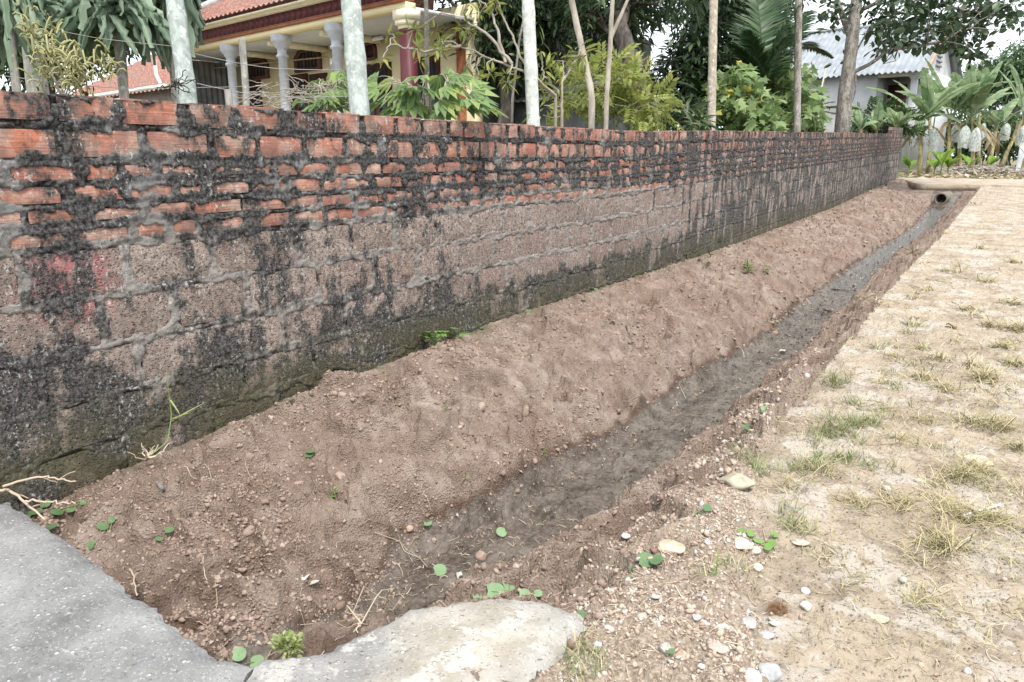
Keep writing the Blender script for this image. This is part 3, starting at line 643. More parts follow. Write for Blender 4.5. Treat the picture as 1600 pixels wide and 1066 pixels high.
def vent(x0, y0, x1, y1):                            # framed fanlight with cut upper corners
    ua, zt = on_facade(x0, y0, H0, BK); ub, zb = on_facade(x1, y1, H0, BK); cz = (zt - zb) * .32; cu = abs(ua - ub) * .2
    def ring(s, z0, z1, u0, u1): return [(u0, z0), (u1, z0), (u1, z1 - cz), (u1 + cu * s, z1), (u0 - cu * s, z1), (u0, z1 - cz)]
    out = ring(1, zb, zt, ua, ub); g = G(); O = H0 * [1, 1, 0]
    if ua < ub: cu = -cu
    out = [(ua, zb), (ub, zb), (ub, zt - cz), (ub + (.2 * (ua - ub)), zt), (ua - (.2 * (ua - ub)), zt), (ua, zt - cz)]
    cu_, cz_ = (ua + ub) / 2, (zt + zb) / 2; inn = [(cu_ + (u - cu_) * .8, cz_ + (z - cz_) * .72) for u, z in out]
    W = lambda L, v: np.array([O + HU * u + HV * v + UZ * z for u, z in L + L[:1]])
    g.grid(np.array([W(out, BK), W(out, BK - .06), W(inn, BK - .06), W(inn, BK - .01)]))
    f = part(g, 'fanlight', MDARKW, house); g = G(); g.add(W(inn, BK - .012)[:-1], [(0, 1, 2, 3, 4, 5)]); subpart(g, 'pane', MGLASS, f)
    for j in range(1, 6):
        g = G(); t = j / 6; ua2, ub2 = inn[0][0], inn[1][0]; u = ua2 + (ub2 - ua2) * t
        g.obox(O, HU, HV, (u - .008, BK - .035, inn[0][1]), (u + .008, BK - .02, inn[3][1] - .01)); subpart(g, 'bar', MWHITE if False else MDARKW, f)
vent(462, 80, 504, 109); vent(571, 68, 590, 93); vent(385, 93, 422, 122)
def door(x0, x1, y):
    ua, zt = on_facade(x0, y, H0, BK); ub, _ = on_facade(x1, y, H0, BK)
    a, b = min(ua, ub), max(ua, ub); d_ = hb('door', MDARKW, [((a, BK - .05, GH + .45), (b, BK + .01, zt))])
    k = max(2, int((b - a) / .5))
    for j in range(k):
        g = G(); w_ = (b - a) / k; g.obox(H0 * [1, 1, 0], HU, HV, (a + j * w_ + .07, BK - .062, GH + 1.0), (a + (j + 1) * w_ - .07, BK - .052, zt - .09)); subpart(g, 'pane', MGLASS, d_)
door(449, 482, 119); door(486, 512, 117); door(571, 612, 102); door(388, 408, 128); door(644, 688, 92); door(300, 352, 98)
a, _ = on_facade(716, 90, H0, BK); b, _ = on_facade(728, 90, H0, BK); hb('corner_tiles', MBROWN, [((min(a, b), BK - .04, GH), (max(a, b), BK - .002, 3.1))])
hb('wall_lamp', MWHITE, [((on_facade(586, 51, H0, 1.2)[0] - .3, 1.1, 3.07), (on_facade(586, 51, H0, 1.2)[0] + .3, 1.16, 3.13))])
g = G(); e = [H0 * [1, 1, 0] + HU * on_facade(x, y, H0, .9)[0] + HV * .9 + UZ * on_facade(x, y, H0, .9)[1] for x, y in ((512, 89), (300, 110))]
g.tube(np.linspace(e[0], e[1], 6), .012, 6)
rod = g.build('hanging_rod', barkmat('bamboo_rod', (.28, .2, .12), (.4, .3, .2))); tag(rod, 'thin bamboo rod hung under the veranda ceiling of the yellow house', 'rod')

# low outbuilding with a tiled roof, left of the yellow house
L0 = P(200, 152, 21.); LG = float(gz(L0[1])) + .05
low = thing('outbuilding', 'low outbuilding with a faded red tiled roof left of the yellow house', 'outbuilding', (L0[0], L0[1], LG))
zE = P(200, 150, 21.)[2]; uA, uB = on_facade(268, 150, L0)[0], 7.
g = corr_roof(L0, uA, uB, 0, zE, 4., zE + 2.1, .28, .03, 13, .06); part(g, 'roof', MTILE, low, True)
g = G(); g.obox(L0 * [1, 1, 0], HU, HV, (uA + .1, .35, LG - .1), (uB - .1, 4.8, zE + .15)); part(g, 'wall', plain('grey_render', (.4, .38, .35), .9), low)
g = G(); p0 = L0 * [1, 1, 0] + UZ * (zE + .1) - HV * .12; g.tube([p0 + HU * uB, p0 + HU * 1., p0 + HU * uA], .05, 10); part(g, 'gutter_pipe', MWHITE, low, True)
g = G(); p1 = P(244, 116, 20.7); p2 = P(256, 142, 20.7); g.tube([p1 + UZ * .4, p1, p2], .05, 10); part(g, 'down_pipe', MWHITE, low, True)
# dim shed between the yellow house and the trees
D0 = P(728, 185, 13.0); g = G(); g.obox(D0 * [1, 1, 0], -HU, HV, (0, 0, .1), (1.75, 3, 2.05))
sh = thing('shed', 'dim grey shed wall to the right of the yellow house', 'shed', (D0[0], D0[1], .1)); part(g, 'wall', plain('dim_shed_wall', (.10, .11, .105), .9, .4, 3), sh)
g = corr_roof(D0 + HU * -1.9, 0, 2.0, -.3, 2.0, 3.2, 2.7, .15, .02); part(g, 'roof', plain('weathered_sheet', (.2, .2, .2), .7), sh, True)
W0 = P(840, 190, 15.5); g = G(); g.obox(W0 * [1, 1, 0], -HU, HV, (0, 0, .1), (1.3, 2.5, 2.3))
sh = thing('whitewashed_hut', 'pale blue-white hut wall glimpsed behind the yellow-green shrub', 'hut', (W0[0], W0[1], .1)); part(g, 'wall', plain('pale_blue_wash', (.55, .60, .64), .8, .15, 2), sh)
g = G(); g.obox(W0 * [1, 1, 0], -HU, HV, (-.2, -.3, 2.3), (1.5, 2.7, 2.36)); part(g, 'roof', plain('hut_sheet', (.3, .31, .32), .7), sh)

# grey house with a corrugated roof at the far end
K0 = P(1437, 107, 31.); KG = float(gz(K0[1])) + .1; zE = K0[2]
gh = thing('grey_house', 'pale grey house with a corrugated roof and an open porch behind the banana plants', 'house', (K0[0], K0[1], KG))
MRND = plain('pale_grey_render', (.48, .49, .50), .9, .14, 1.2, .3, 20); MCORR = plain('grey_fibre_cement', (.26, .285, .31), .8, .18, 2.5, .2)
kL = on_facade(1212, 128, K0)[0]; pa = on_facade(1368, 120, K0)[0]; pb = on_facade(1421, 116, K0)[0]; pt = on_facade(1400, 119, K0)[1]
def kb(name, mat, boxes, par=None):
    g = G()
    for lo, hi in boxes: g.obox(K0 * [1, 1, 0], HU, HV, lo, hi)
    return part(g, name, mat, gh)
kb('wall', MRND, [((pa, .3, KG - .2), (kL, .5, zE)), ((.02, .3, pt), (pa - .002, .5, zE)), ((.0, 1.9, KG - .2), (pa + .2, 2.05, zE)), ((pa + .05, .5, KG), (pa + .2, 1.9, zE)), ((kL - .2, .5, KG - .2), (kL, 5.6, zE))])
kb('column', MRND, [((.12, .3, KG), (.36, .5, pt - .12)), ((.08, .26, pt - .12), (.40, .54, pt - .05)), ((.04, .22, pt - .05), (.44, .58, pt - .002))])
kb('porch_ceiling', MDARKW, [((.05, .5, zE - .12), (pa, 1.9, zE - .06))])
kb('door', MDARKW, [((.9, 1.86, KG + .1), (1.7, 1.898, pt - .2))])
kb('gable_wall', plain('blue_white_wash', (.55, .58, .62), .9, .1), [((-.04, 2.06, KG - .2), (.1, 5.6, zE)), ((-.03, .5, pt), (.1, 2.06, zE))])
rz = 2.3; rv = 3.0
g = G(); O = K0 * [1, 1, 0]; g.add([O + HV * .2 + UZ * zE + HU * .05, O + HV * 5.8 + UZ * zE + HU * .05, O + HV * rv + UZ * (zE + rz - .1) + HU * .05], [(0, 1, 2)])
gb = part(g, 'gable', MRND, gh)
for j in range(4):
    g = G(); zz = zE + .3 + j * .2; hw = .42 - j * .05; g.obox(O, HU, HV, (-.02, rv - hw, zz), (.04, rv + hw, zz + .1)); subpart(g, 'louvre', plain('louvre_grey', (.25, .27, .3), .7), gb)
g = corr_roof(K0, -.35, kL + .3, -.25, zE - .12, rv, zE + rz, .24, .045); part(g, 'roof_slope', MCORR, gh, True)
g = corr_roof(K0, -.35, kL + .3, rv, zE + rz, 6.25, zE - .12, .24, .045); part(g, 'roof_slope', MCORR, gh, True)
g = G(); g.tube([O + HU * -.37 + HV * -.27 + UZ * (zE - .08), O + HU * -.37 + HV * rv + UZ * (zE + rz + .05)], .06, 6); part(g, 'verge', plain('terracotta_verge', (.5, .28, .2), .8), gh)
g = G(); g.tube([O + HU * (kL + .3) + HV * rv + UZ * (zE + rz + .03), O + HU * -.37 + HV * rv + UZ * (zE + rz + .03)], .09, 8); part(g, 'ridge', MCORR, gh)
g = G(); a = P(1281, 150, 30.); b = P(1292, 100, 30.); g.tube([a * [1, 1, 0] + UZ * KG, a, b], .035, 8)
tag(g.build('bamboo_pole', barkmat('pale_bamboo', (.5, .45, .35), (.62, .58, .48))), 'thin pale bamboo pole leaning on the grey house wall', 'pole')
# ================================================================ PLANTS
LANCE = (np.array([(0, 0, 0), (.28, .11, .03), (.28, -.11, .03), (.62, .10, .0), (.62, -.10, .0), (1, 0, -.12), (.3, 0, -.01), (.64, 0, -.04)], float),
         [(0, 6, 1), (0, 2, 6), (1, 6, 7), (1, 7, 3), (6, 2, 4), (6, 4, 7), (3, 7, 5), (7, 4, 5)])
LANCE2 = (np.array([(0, 0, 0), (.45, .14, .03), (.45, -.14, .03), (1, 0, -.08)], float), [(0, 2, 1), (1, 2, 3)])
BROAD = (np.array([(0, 0, 0), (.3, .2, .04), (.3, -.2, .04), (.68, .26, .03), (.68, -.26, .03), (1, 0, -.06), (.66, 0, -.03)], float),
         [(0, 6, 1), (0, 2, 6), (1, 6, 3), (2, 4, 6), (3, 6, 5), (6, 4, 5)])
_a = np.linspace(0, 2 * np.pi, 13)[:-1]
ROUND = (np.concatenate([[(0.5, 0, -.05)], np.stack([.5 + .5 * np.cos(_a) * (1 - .25 * (np.arange(12) == 6)), .52 * np.sin(_a), .03 * np.sin(3 * _a)], -1)]), [(0, i + 1, (i + 1) % 12 + 1) for i in range(12)])
_l = [(0, 0, 0), (.05, .3, .0), (.2, .12, .02), (.45, .52, -.02), (.5, .17, .02), (1, .12, -.04), (.7, 0, 0)]
_lob = [(0, 0), (-.06, .22), (.12, .5), (.28, .24), (.58, .62), (.58, .26), (1.0, .0)]
_lob = _lob + [(x, -y) for x, y in _lob[-2:0:-1]]
LOBED = (np.concatenate([[(.32, 0, .0)], np.array([(x, y, -.16 * (x * x + y * y) + .03) for x, y in _lob])]), [(0, i + 1, (i + 1) % len(_lob) + 1) for i in range(len(_lob))])
def palmate(nl=7, w=.15, spread=2.3):
    V, Fq = [], []
    for j in range(nl):
        a = (j / (nl - 1) - .5) * spread; s = 1 - .35 * abs(j / (nl - 1) - .5) * 2; c, q = math.cos(a), math.sin(a); n0 = len(V)
        for x, y, z in ((0.04, 0, 0), (.5 * s, w, .02), (.5 * s, -w, .02), (.52 * s, 0, -.03), (s, 0, -.16)): V.append((x * c - y * q, x * q + y * c, z))
        Fq += [(n0, n0 + 3, n0 + 1), (n0, n0 + 2, n0 + 3), (n0 + 1, n0 + 3, n0 + 4), (n0 + 3, n0 + 2, n0 + 4)]
    return np.array(V), Fq
PALMATE = palmate()
def pinnate(pairs=5, w=.09, ll=.42):
    V, Fq = [(0, .008, 0), (0, -.008, 0), (1, 0, -.1)], [(0, 1, 2)]
    for j in range(pairs):
        t = .2 + .75 * j / (pairs - 1) if pairs > 1 else .6
        for sg in (-1, 1):
            a = sg * (1.05 - .35 * t); c, q = math.cos(a), math.sin(a); n0 = len(V); z0 = -.1 * t * t
            for x, y, z in ((0, 0, 0), (.5 * ll, w, .01), (.5 * ll, -w, .01), (ll, 0, -.06)): V.append((t + x * c - y * q, x * q + y * c, z + z0))
            Fq += [(n0, n0 + 2, n0 + 1), (n0 + 1, n0 + 2, n0 + 3)]
    return np.array(V), Fq
PINN = pinnate()
def rdir(rng, n): return unit(rng.normal(size=(n, 3)))
def clumps(g, rng, cen, per, rad, tpl, size, droop=.3, mi=0, out=None, flat=.6):
    """leaves in tufts round each centre, pointing outward and down"""
    cen = np.asarray(cen); n = len(cen) * per; c = np.repeat(cen, per, 0); d = rdir(rng, n); d[:, 2] *= flat
    if out is not None: d = d + .8 * np.repeat(unit(cen - out), per, 0)
    d = unit(d); p = c + d * rng.uniform(.05, 1, (n, 1)) ** .7 * rad; ax = d + rng.normal(size=(n, 3)) * .35; ax[:, 2] -= droop
    nz = rng.normal(size=(n, 3)) * .45 + UZ
    g.scatter(*tpl, p, ax, nz, rng.uniform(*size, n), mi)
def ellipsoid(rng, c, r, n, hollow=.35):
    d = rdir(rng, n); return np.asarray(c) + d * (rng.uniform(hollow ** 3, 1, (n, 1)) ** (1 / 3)) * np.asarray(r)
def bend(a, b, n=8, w=.1, seed=0, sag=0):
    t = np.linspace(0, 1, n)[:, None]; a = np.asarray(a, float); b = np.asarray(b, float); L = np.linalg.norm(b - a); r = np.random.default_rng(seed)
    off = np.cumsum(r.normal(size=(n, 3)), 0); off -= t * off[-1]; off[0] = 0
    return a + (b - a) * t + off * w * L / n + sag * np.sin(t * np.pi) * UZ
def spline(pts, n=24):
    pts = np.asarray(pts, float); t = np.linspace(0, len(pts) - 1, n); k = np.arange(len(pts))
    return np.stack([np.interp(t, k, pts[:, i]) for i in range(3)], -1)
def gy(p): return np.array([p[0], p[1], float(gz(p[1])) + .08])      # yard surface below a point

MG_DARK = leafmat('dark_glossy_leaf', [(0, (.026, .048, .026)), (.5, (.048, .082, .038)), (.85, (.08, .125, .052)), (1, (.13, .18, .07))], .35, .4)
MG_MID = leafmat('mid_green_leaf', [(0, (.02, .045, .013)), (.5, (.045, .09, .025)), (1, (.10, .16, .045))], .3)
MG_JACK = leafmat('leathery_leaf', [(0, (.024, .048, .024)), (.6, (.048, .086, .04)), (1, (.09, .14, .06))], .3, .4)
MG_LIGHT = leafmat('light_green_leaf', [(0, (.13, .21, .075)), (.5, (.23, .33, .13)), (.95, (.33, .42, .19)), (1, (.55, .46, .08))], .4)
MG_YEL = leafmat('yellow_green_leaf', [(0, (.16, .21, .045)), (.5, (.28, .33, .09)), (1, (.47, .45, .13))], .4)
MG_CAS = leafmat('cassava_leaf', [(0, (.13, .22, .085)), (.5, (.24, .36, .15)), (1, (.38, .47, .14))], .4)
MG_PALM = leafmat('palm_leaflet', [(0, (.03, .07, .03)), (.6, (.06, .12, .05)), (1, (.11, .17, .07))], .3, .4)
MG_PALMY = leafmat('yellowing_palm_leaflet', [(0, (.14, .19, .04)), (.6, (.28, .29, .07)), (1, (.42, .38, .10))], .35)
MG_BAN = leafmat('banana_leaf', [(0, (.16, .25, .12)), (.6, (.26, .36, .19)), (1, (.38, .45, .27))], .4, .4)
MG_BANDRY = leafmat('dry_banana_leaf', [(0, (.22, .16, .09)), (1, (.42, .34, .22))], .3)
MG_SPROUT = leafmat('bright_sprout_leaf', [(0, (.20, .36, .05)), (1, (.34, .48, .10))], .45)
MG_CACT = leafmat('grey_green_cactus_stem', [(0, (.11, .17, .11)), (.5, (.19, .27, .18)), (1, (.30, .38, .27))], .1, .5)
MG_AMAR = leafmat('amaranth_spike', [(0, (.36, .36, .15)), (1, (.58, .56, .32))], .3)
MG_FAR = leafmat('far_tree_leaf', [(0, (.05, .10, .045)), (.5, (.09, .16, .07)), (1, (.16, .24, .11))], .3)
MB_GREY = barkmat('grey_bark', (.13, .115, .10), (.30, .28, .25), (.40, .40, .37))
MB_DARK = barkmat('dark_bark', (.06, .05, .045), (.16, .14, .12))
MB_PALE = barkmat('pale_branch', (.30, .26, .21), (.46, .42, .36))
MB_ARECA = barkmat('pale_palm_trunk', (.40, .42, .40), (.62, .64, .60), (.30, .33, .29), (1, 1, .8), 18, .25)
MB_ARECA2 = barkmat('grey_green_palm_trunk', (.27, .31, .29), (.44, .49, .46), (.56, .60, .57), (1, 1, .7), 22, .25)
MB_ARECA3 = barkmat('lichened_palm_trunk', (.28, .24, .19), (.42, .38, .31), (.60, .58, .52), (1, 1, .6), 20, .3)
MB_POST = barkmat('weathered_grey_post', (.22, .21, .19), (.42, .41, .38), (.50, .50, .47), (1, 1, .3), 16, .4)
MB_BAN = barkmat('banana_stem', (.16, .14, .06), (.42, .36, .20), (.10, .07, .04), (1, 1, .2), 10, .3)

# ---------------------------------------------------------------- palms
def frond(g, a, dirn, L, rng, arch=.6, nl=44, ll=.5, w=.032, mi=0, mr=1, vee=.25):
    d = unit(np.asarray(dirn, float)); t = np.linspace(0, 1, 14)[:, None]; hor = unit(d * [1, 1, 0] + 1e-6)
    path = np.asarray(a) + d * t * L + (hor * .25 - UZ * arch) * (t ** 2.2) * L * .6
    g.tube(path, np.linspace(.014, .003, 14) * L / 1.6, 5, mr)
    tt = np.repeat(np.linspace(.12, .995, nl), 2); k = np.arange(14) / 13
    p = np.stack([np.interp(tt, k, path[:, i]) for i in range(3)], -1); ta = unit(np.gradient(path, axis=0)); T = unit(np.stack([np.interp(tt, k, ta[:, i]) for i in range(3)], -1))
    sd = unit(np.cross(T, UZ)); sg = np.tile([-1, 1], nl)[:, None]; up = np.cross(sd, T)
    ax = T * (.45 + .5 * tt[:, None]) + sd * sg * 1.0 + up * vee + rng.normal(size=p.shape) * .07; ax[:, 2] -= .15
    l = ll * L / 1.6 * np.sin(np.pi * np.clip(.12 + .85 * tt, 0, 1)) ** .6 * rng.uniform(.85, 1.1, len(tt))
    V = np.array([(0, -.5, 0), (0, .5, 0), (.45, -.5, -.02), (.45, .5, -.02), (1, 0, -.22)]); sc = np.stack([l, np.full_like(l, w), l], -1)
    g.scatter(V, [(0, 2, 1), (1, 2, 3), (2, 4, 3)], p, ax, up + rng.normal(size=p.shape) * .15, sc, mi)
def areca(label, x, y, D, wpx, top, mat, lean=0., crown=True, seed=0, xtop=None):
    b = P(x, y, D); base = gy(b); r = wpx / 2 * D / F; tp = b + (top - b[2]) * UZ
    if xtop is not None:                                # follow the lean seen in the photo
        q = P(xtop, 0, D); s = (q - b) / (q[2] - b[2]); tp = b + s * (top - b[2]); base = b + s * (base[2] - b[2])
    t = thing('areca_palm', label, 'palm', base); g = G(); n = 60; zz = np.linspace(0, 1, n)[:, None]
    ring = 1 + .07 * (np.arange(n) % 5 == 0) - .03 * (np.arange(n) % 5 == 1)
    g.tube(base + (tp - base) * zz, r * ring * np.linspace(1.06, .92, n), 14); part(g, 'trunk', mat, t, True)
    if crown:
        g = G(); rng = np.random.default_rng(seed + 50)
        for j in range(9):
            a = j * 2.4 + seed; frond(g, tp, (math.cos(a), math.sin(a), .7), 1.7, rng, .7, 30)
        part(g, 'crown', [MG_PALM, MG_PALM], t)
    return t
areca('slim pale grey palm trunk beside the drooping cactus, left of the veranda', 293, 150, 4.6, 27, 4.6, MB_ARECA2, seed=1, xtop=273)
areca('thick grey-green ringed palm trunk in front of the yellow veranda', 562, 172, 4.3, 31, 4.9, MB_ARECA2, seed=2, xtop=548)
areca('whitest palm trunk, standing right behind the middle of the wall', 833, 188, 5.9, 20, 5.2, MB_ARECA, seed=3, xtop=825)
areca('brown lichen-spotted palm trunk right of the dark trees', 1112, 165, 9.9, 13, 6.0, MB_ARECA3, seed=4, xtop=1115)
areca('dark slender palm trunk left of the grey house roof', 1246, 140, 14.0, 11, 7.0, MB_GREY, seed=5, xtop=1248)
def palm_clump(label, x, y, D, fr, mats, seed, cat='palm'):
    b = P(x, y, D); base = gy(b); t = thing('young_palm', label, cat, base); g = G(); rng = np.random.default_rng(seed)
    g.tube([base, b], [.07, .05], 10, 0); part(g, 'stem', MB_GREY, t, True); g = G()
    for (x2, y2, dd, arch, nl) in fr:
        q = P(x2, y2, D + dd); v = q - b; L = np.linalg.norm(v) * 1.08; frond(g, b, v + UZ * arch * L * .55, L, rng, arch, int(nl * 1.5), .46, .030 * D / 12)
    part(g, 'fronds', mats, t); return t
palm_clump('young palm with upright blue-green fronds behind the lobed-leaf shrub', 1192, 135, 14.2, [(1160, 15, .3, .2, 46), (1190, -25, 0, .15, 46), (1228, 0, -.4, .25, 46), (1140, 95, .6, .5, 40), (1212, -20, .5, .2, 46), (1150, 60, -.4, .35, 44), (1240, 60, .4, .5, 40), (1175, 40, -.5, .3, 46), (1205, 30, .6, .25, 46), (1225, 45, -.5, .4, 44), (1130, 125, .2, .6, 40)], [MG_PALM, MG_PALM], 3)
palm_clump('palm with drooping green fronds beside the grey roof', 1236, 78, 16.0, [(1262, 6, .3, .35, 40), (1278, 40, -.2, .6, 40), (1290, 88, .2, .75, 40), (1212, 40, .3, .5, 40), (1270, 70, .7, .6, 36), (1216, 8, -.3, .4, 36)], [MG_PALM, MG_PALM], 5)
palm_clump('yellowing palm with spread fronds right of the lobed-leaf shrub', 1262, 178, 17.5, [(1300, 155, -.1, .5, 34), (1330, 168, .2, .5, 34), (1282, 150, .3, .6, 30), (1252, 150, .2, .5, 30), (1312, 182, -.3, .6, 30)], [MG_PALMY, MG_PALMY], 7)
palm_clump('small olive palm low behind the wall, under the dark trees', 1105, 160, 11.6, [(1060, 118, .2, .5, 34), (1078, 108, -.2, .5, 34), (1135, 112, .2, .5, 34), (1050, 165, .3, .6, 30), (1150, 150, -.2, .6, 30)], [MG_MID, MG_MID], 9)

# ---------------------------------------------------------------- trees
def tree(name, label, trunk, rad, crown, mats, tpl, size, seed, limbs=(), per=16, crad=.35, droop=.5, ntwig=40, cat='tree', bark=MB_DARK, k=10):
    rng = np.random.default_rng(seed); t = thing(name, label, cat, trunk[0]); g = G()
    pth = spline(trunk, 26); pth[1:-1] += rng.normal(size=(24, 3)) * rad[0] * .12
    g.tube(pth, np.interp(np.linspace(0, 1, 26), np.linspace(0, 1, len(rad)), rad), k, 0, True, .05, seed)
    for L, r0, r1 in limbs: g.tube(bend(L[0], L[-1], 9, .25, seed) if len(L) == 2 else spline(L, 14), np.linspace(r0, r1, 9 if len(L) == 2 else 14), 7)
    cs = np.concatenate([ellipsoid(rng, c, r, n) for c, r, n in crown]); tip = pth[-1]
    src = np.concatenate([pth[10:]] + [spline(L, 10) for L, _, _ in limbs])
    for i in rng.choice(len(cs), min(ntwig, len(cs)), replace=False):
        q = src[np.argmin(np.linalg.norm(src - cs[i], axis=1) + rng.uniform(0, .6, len(src)))]; g.tube(bend(q, cs[i], 6, .35, int(i)), np.linspace(.03, .006, 6) * rad[0] / .12, 5)
    part(g, 'trunk', bark, t, True); g = G(); clumps(g, rng, cs, per, crad, tpl, size, droop); part(g, 'crown', mats, t); return t
def V(*a): return [P(*q) for q in a]
# the dark mass of fruit trees
b0 = P(790, 180, 11.6); tree('fruit_tree', 'large dark evergreen tree right beside the yellow house', [gy(b0), P(790, 100, 11.6), P(785, 20, 11.6), P(790, -40, 11.6)], [.12, .11, .08, .05],
     [(P(765, 45, 11.9), (.5, .7, .6), 60), (P(810, 50, 11.7), (.6, .8, .75), 90), (P(745, -20, 11.7), (.9, .7, .45), 50), (P(860, 0, 11.7), (.8, .9, .7), 80), (P(790, 105, 11.8), (.45, .6, .3), 30)], MG_DARK, LANCE2, (.12, .24), 21, per=22, crad=.30, limbs=[(V((787, 60, 11.6), (740, 10, 11.5)), .05, .02), (V((787, 60, 11.6), (850, 0, 11.8)), .05, .02)])
b0 = P(860, 190, 17.5); tree('fruit_tree', 'dark evergreen tree behind the whitest palm trunk', [gy(b0), P(868, 100, 17.5), P(880, 0, 17.5)], [.15, .12, .06],
     [(P(880, 60, 17.5), (1.3, 1.2, 1.2), 130), (P(915, 20, 17.), (1.1, 1.1, 1.1), 100), (P(840, 110, 17.5), (.9, .9, .6), 50), (P(950, 80, 17.5), (.8, .9, .8), 60)], MG_DARK, LANCE2, (.16, .30), 22, per=22, crad=.40)
b0 = P(996, 190, 10.); tree('fruit_tree', 'dark tree with a thick curved leaning trunk behind the yellow-green shrub', [gy(b0), P(996, 150, 10), P(993, 112, 10.1), P(978, 75, 10.2), P(970, 30, 10.3), P(985, -40, 10.4)], [.16, .15, .14, .12, .10, .06],
     [(P(985, -15, 10.6), (1.0, .9, .45), 70), (P(940, 20, 10.8), (.55, .6, .45), 36), (P(1005, 35, 11.5), (.28, .5, .3), 16), (P(935, 65, 11), (.35, .4, .3), 14)], MG_DARK, LANCE, (.13, .24), 23, per=15, crad=.30,
     limbs=[(V((996, 118, 10.), (1012, 92, 9.9)), .06, .03), (V((978, 70, 10.2), (930, 30, 10.6)), .06, .02)])
b0 = P(1075, 190, 15.); tree('fruit_tree', 'dark glossy tree left of the lichen-spotted palm trunk with sky gaps', [gy(b0), P(1080, 120, 15), P(1085, 30, 15), P(1090, -30, 15)], [.13, .11, .08, .05],
     [(P(1095, 60, 15), (.5, .7, .8), 60), (P(1105, -5, 15), (.8, .9, .5), 60), (P(1060, 130, 15), (.8, .8, .6), 70), (P(1115, 120, 15), (.5, .8, .8), 50)], MG_DARK, LANCE2, (.15, .28), 24, per=22, crad=.36)
b0 = P(1160, 190, 17.); tree('fruit_tree', 'dark tree behind the upright palm fronds', [gy(b0), P(1158, 100, 17), P(1150, 0, 17)], [.14, .11, .06],
     [(P(1150, 60, 17.), (.9, 1.0, 1.2), 100), (P(1170, -10, 17.), (1.2, 1.1, .7), 90), (P(1165, 140, 17), (1.0, 1., .6), 50)], MG_DARK, LANCE2, (.16, .30), 25, per=22, crad=.40)
b0 = P(1020, 185, 22.); tree('fruit_tree', 'low shaded tree deep behind the curved trunk', [gy(b0), P(1018, 150, 22), P(1015, 110, 22)], [.14, .11, .06],
     [(P(980, 150, 22.), (1.9, 1.0, .7), 90), (P(1090, 165, 22.), (1.6, 1.0, .6), 70), (P(900, 165, 22), (1.4, 1, .5), 40)], MG_DARK, LANCE2, (.2, .36), 26, per=18, crad=.5)
b0 = P(300, 60, 30.); tree('broadleaf_tree', 'leafy tree rising behind the roof of the yellow house', [gy(b0), P(300, 40, 30), P(305, -30, 30)], [.25, .2, .1],
     [(P(300, 0, 30.), (2.4, 1.5, 1.6), 120), (P(230, 10, 30.), (2.2, 1.5, 1.6), 90), (P(345, -15, 30), (1.6, 1.2, .9), 50)], MG_MID, LANCE2, (.22, .4), 27, per=18, crad=.6)
b0 = P(60, 120, 14.); tree('broadleaf_tree', 'shaded leafy tree behind the drooping cactus on the far left', [gy(b0), P(62, 60, 14), P(70, -30, 14)], [.16, .13, .08],
     [(P(100, 85, 14.), (.9, .8, .45), 50), (P(150, 40, 14.), (.8, .8, .5), 50), (P(40, 30, 14.), (1.4, 1.0, 1.1), 110), (P(110, 0, 14.), (1.0, 1., .8), 80), (P(20, 100, 14), (.9, .8, .5), 40), (P(180, -20, 14), (1.3, 1, .6), 60)], MG_MID, LANCE2, (.14, .26), 28, per=18, crad=.35)
# thin bare stems
def stem(label, pts, r0, r1, name='sapling', mat=MB_PALE, cat='sapling', forks=()):
    pts = [P(*q) for q in pts]; base = gy(pts[0]); t = thing(name, label, cat, base); g = G(); pp = spline([base] + pts, 30)
    g.tube(pp, np.linspace(r0, r1, 30), 9, 0, True, .06, 3)
    for f in forks: g.tube(spline([P(*q) for q in f], 14), np.linspace(r1 * 1.1, r1 * .5, 14), 7)
    part(g, 'stem', mat, t, True); return t
stem('leaning bare brown trunk left of the curved tree', [(925, 150, 7.2), (912, 90, 7.2), (893, 0, 7.2), (885, -50, 7.2)], .034, .028)
stem('forked pale sapling next to the curved tree trunk', [(948, 150, 7.4), (953, 80, 7.4), (957, 0, 7.4), (958, -50, 7.4)], .026, .02, forks=[((953, 62, 7.4), (972, 20, 7.4), (985, -10, 7.4), (995, -50, 7.4))])
stem('thin mottled sapling beside the maroon veranda pillar', [(667, 110, 6.2), (667, 40, 6.2), (664, -40, 6.2)], .022, .017, mat=MB_GREY)
stem('slanting twig-like sapling left of the whitest palm trunk', [(800, 160, 6.8), (812, 60, 6.8), (830, -20, 6.8)], .013, .009, mat=MB_GREY)

# yellow-green shrubs
def shrub(label, base, branches, tufts, mats, tpl, size, seed, per=9, crad=.14, bark=MB_PALE, droop=.1, r=.014, name='shrub'):
    rng = np.random.default_rng(seed); bp = gy(P(*base)); t = thing(name, label, 'shrub', bp); g = G()
    for br_ in branches: q = spline([P(*a) for a in br_], 16); q[1:-1] += rng.normal(size=(14, 3)) * .008; g.tube(q, np.linspace(r, r * .35, 16), 6)
    q0 = P(*branches[0][0]); g.tube([bp, q0], [r * 1.2, r], 6)
    cs = np.array([P(*a) for a in tufts]); src = np.concatenate([spline([P(*a) for a in br_], 16) for br_ in branches])
    for i, c in enumerate(cs): g.tube(bend(src[np.argmin(np.linalg.norm(src - c, axis=1))], c, 5, .3, i), [r * .4, r * .35, r * .3, r * .25, r * .2], 5)
    part(g, 'branches', bark, t, True); g = G(); clumps(g, rng, cs, per, crad, tpl, size, droop, flat=.8); part(g, 'leaves', mats, t); return t
rg = np.random.default_rng(4)
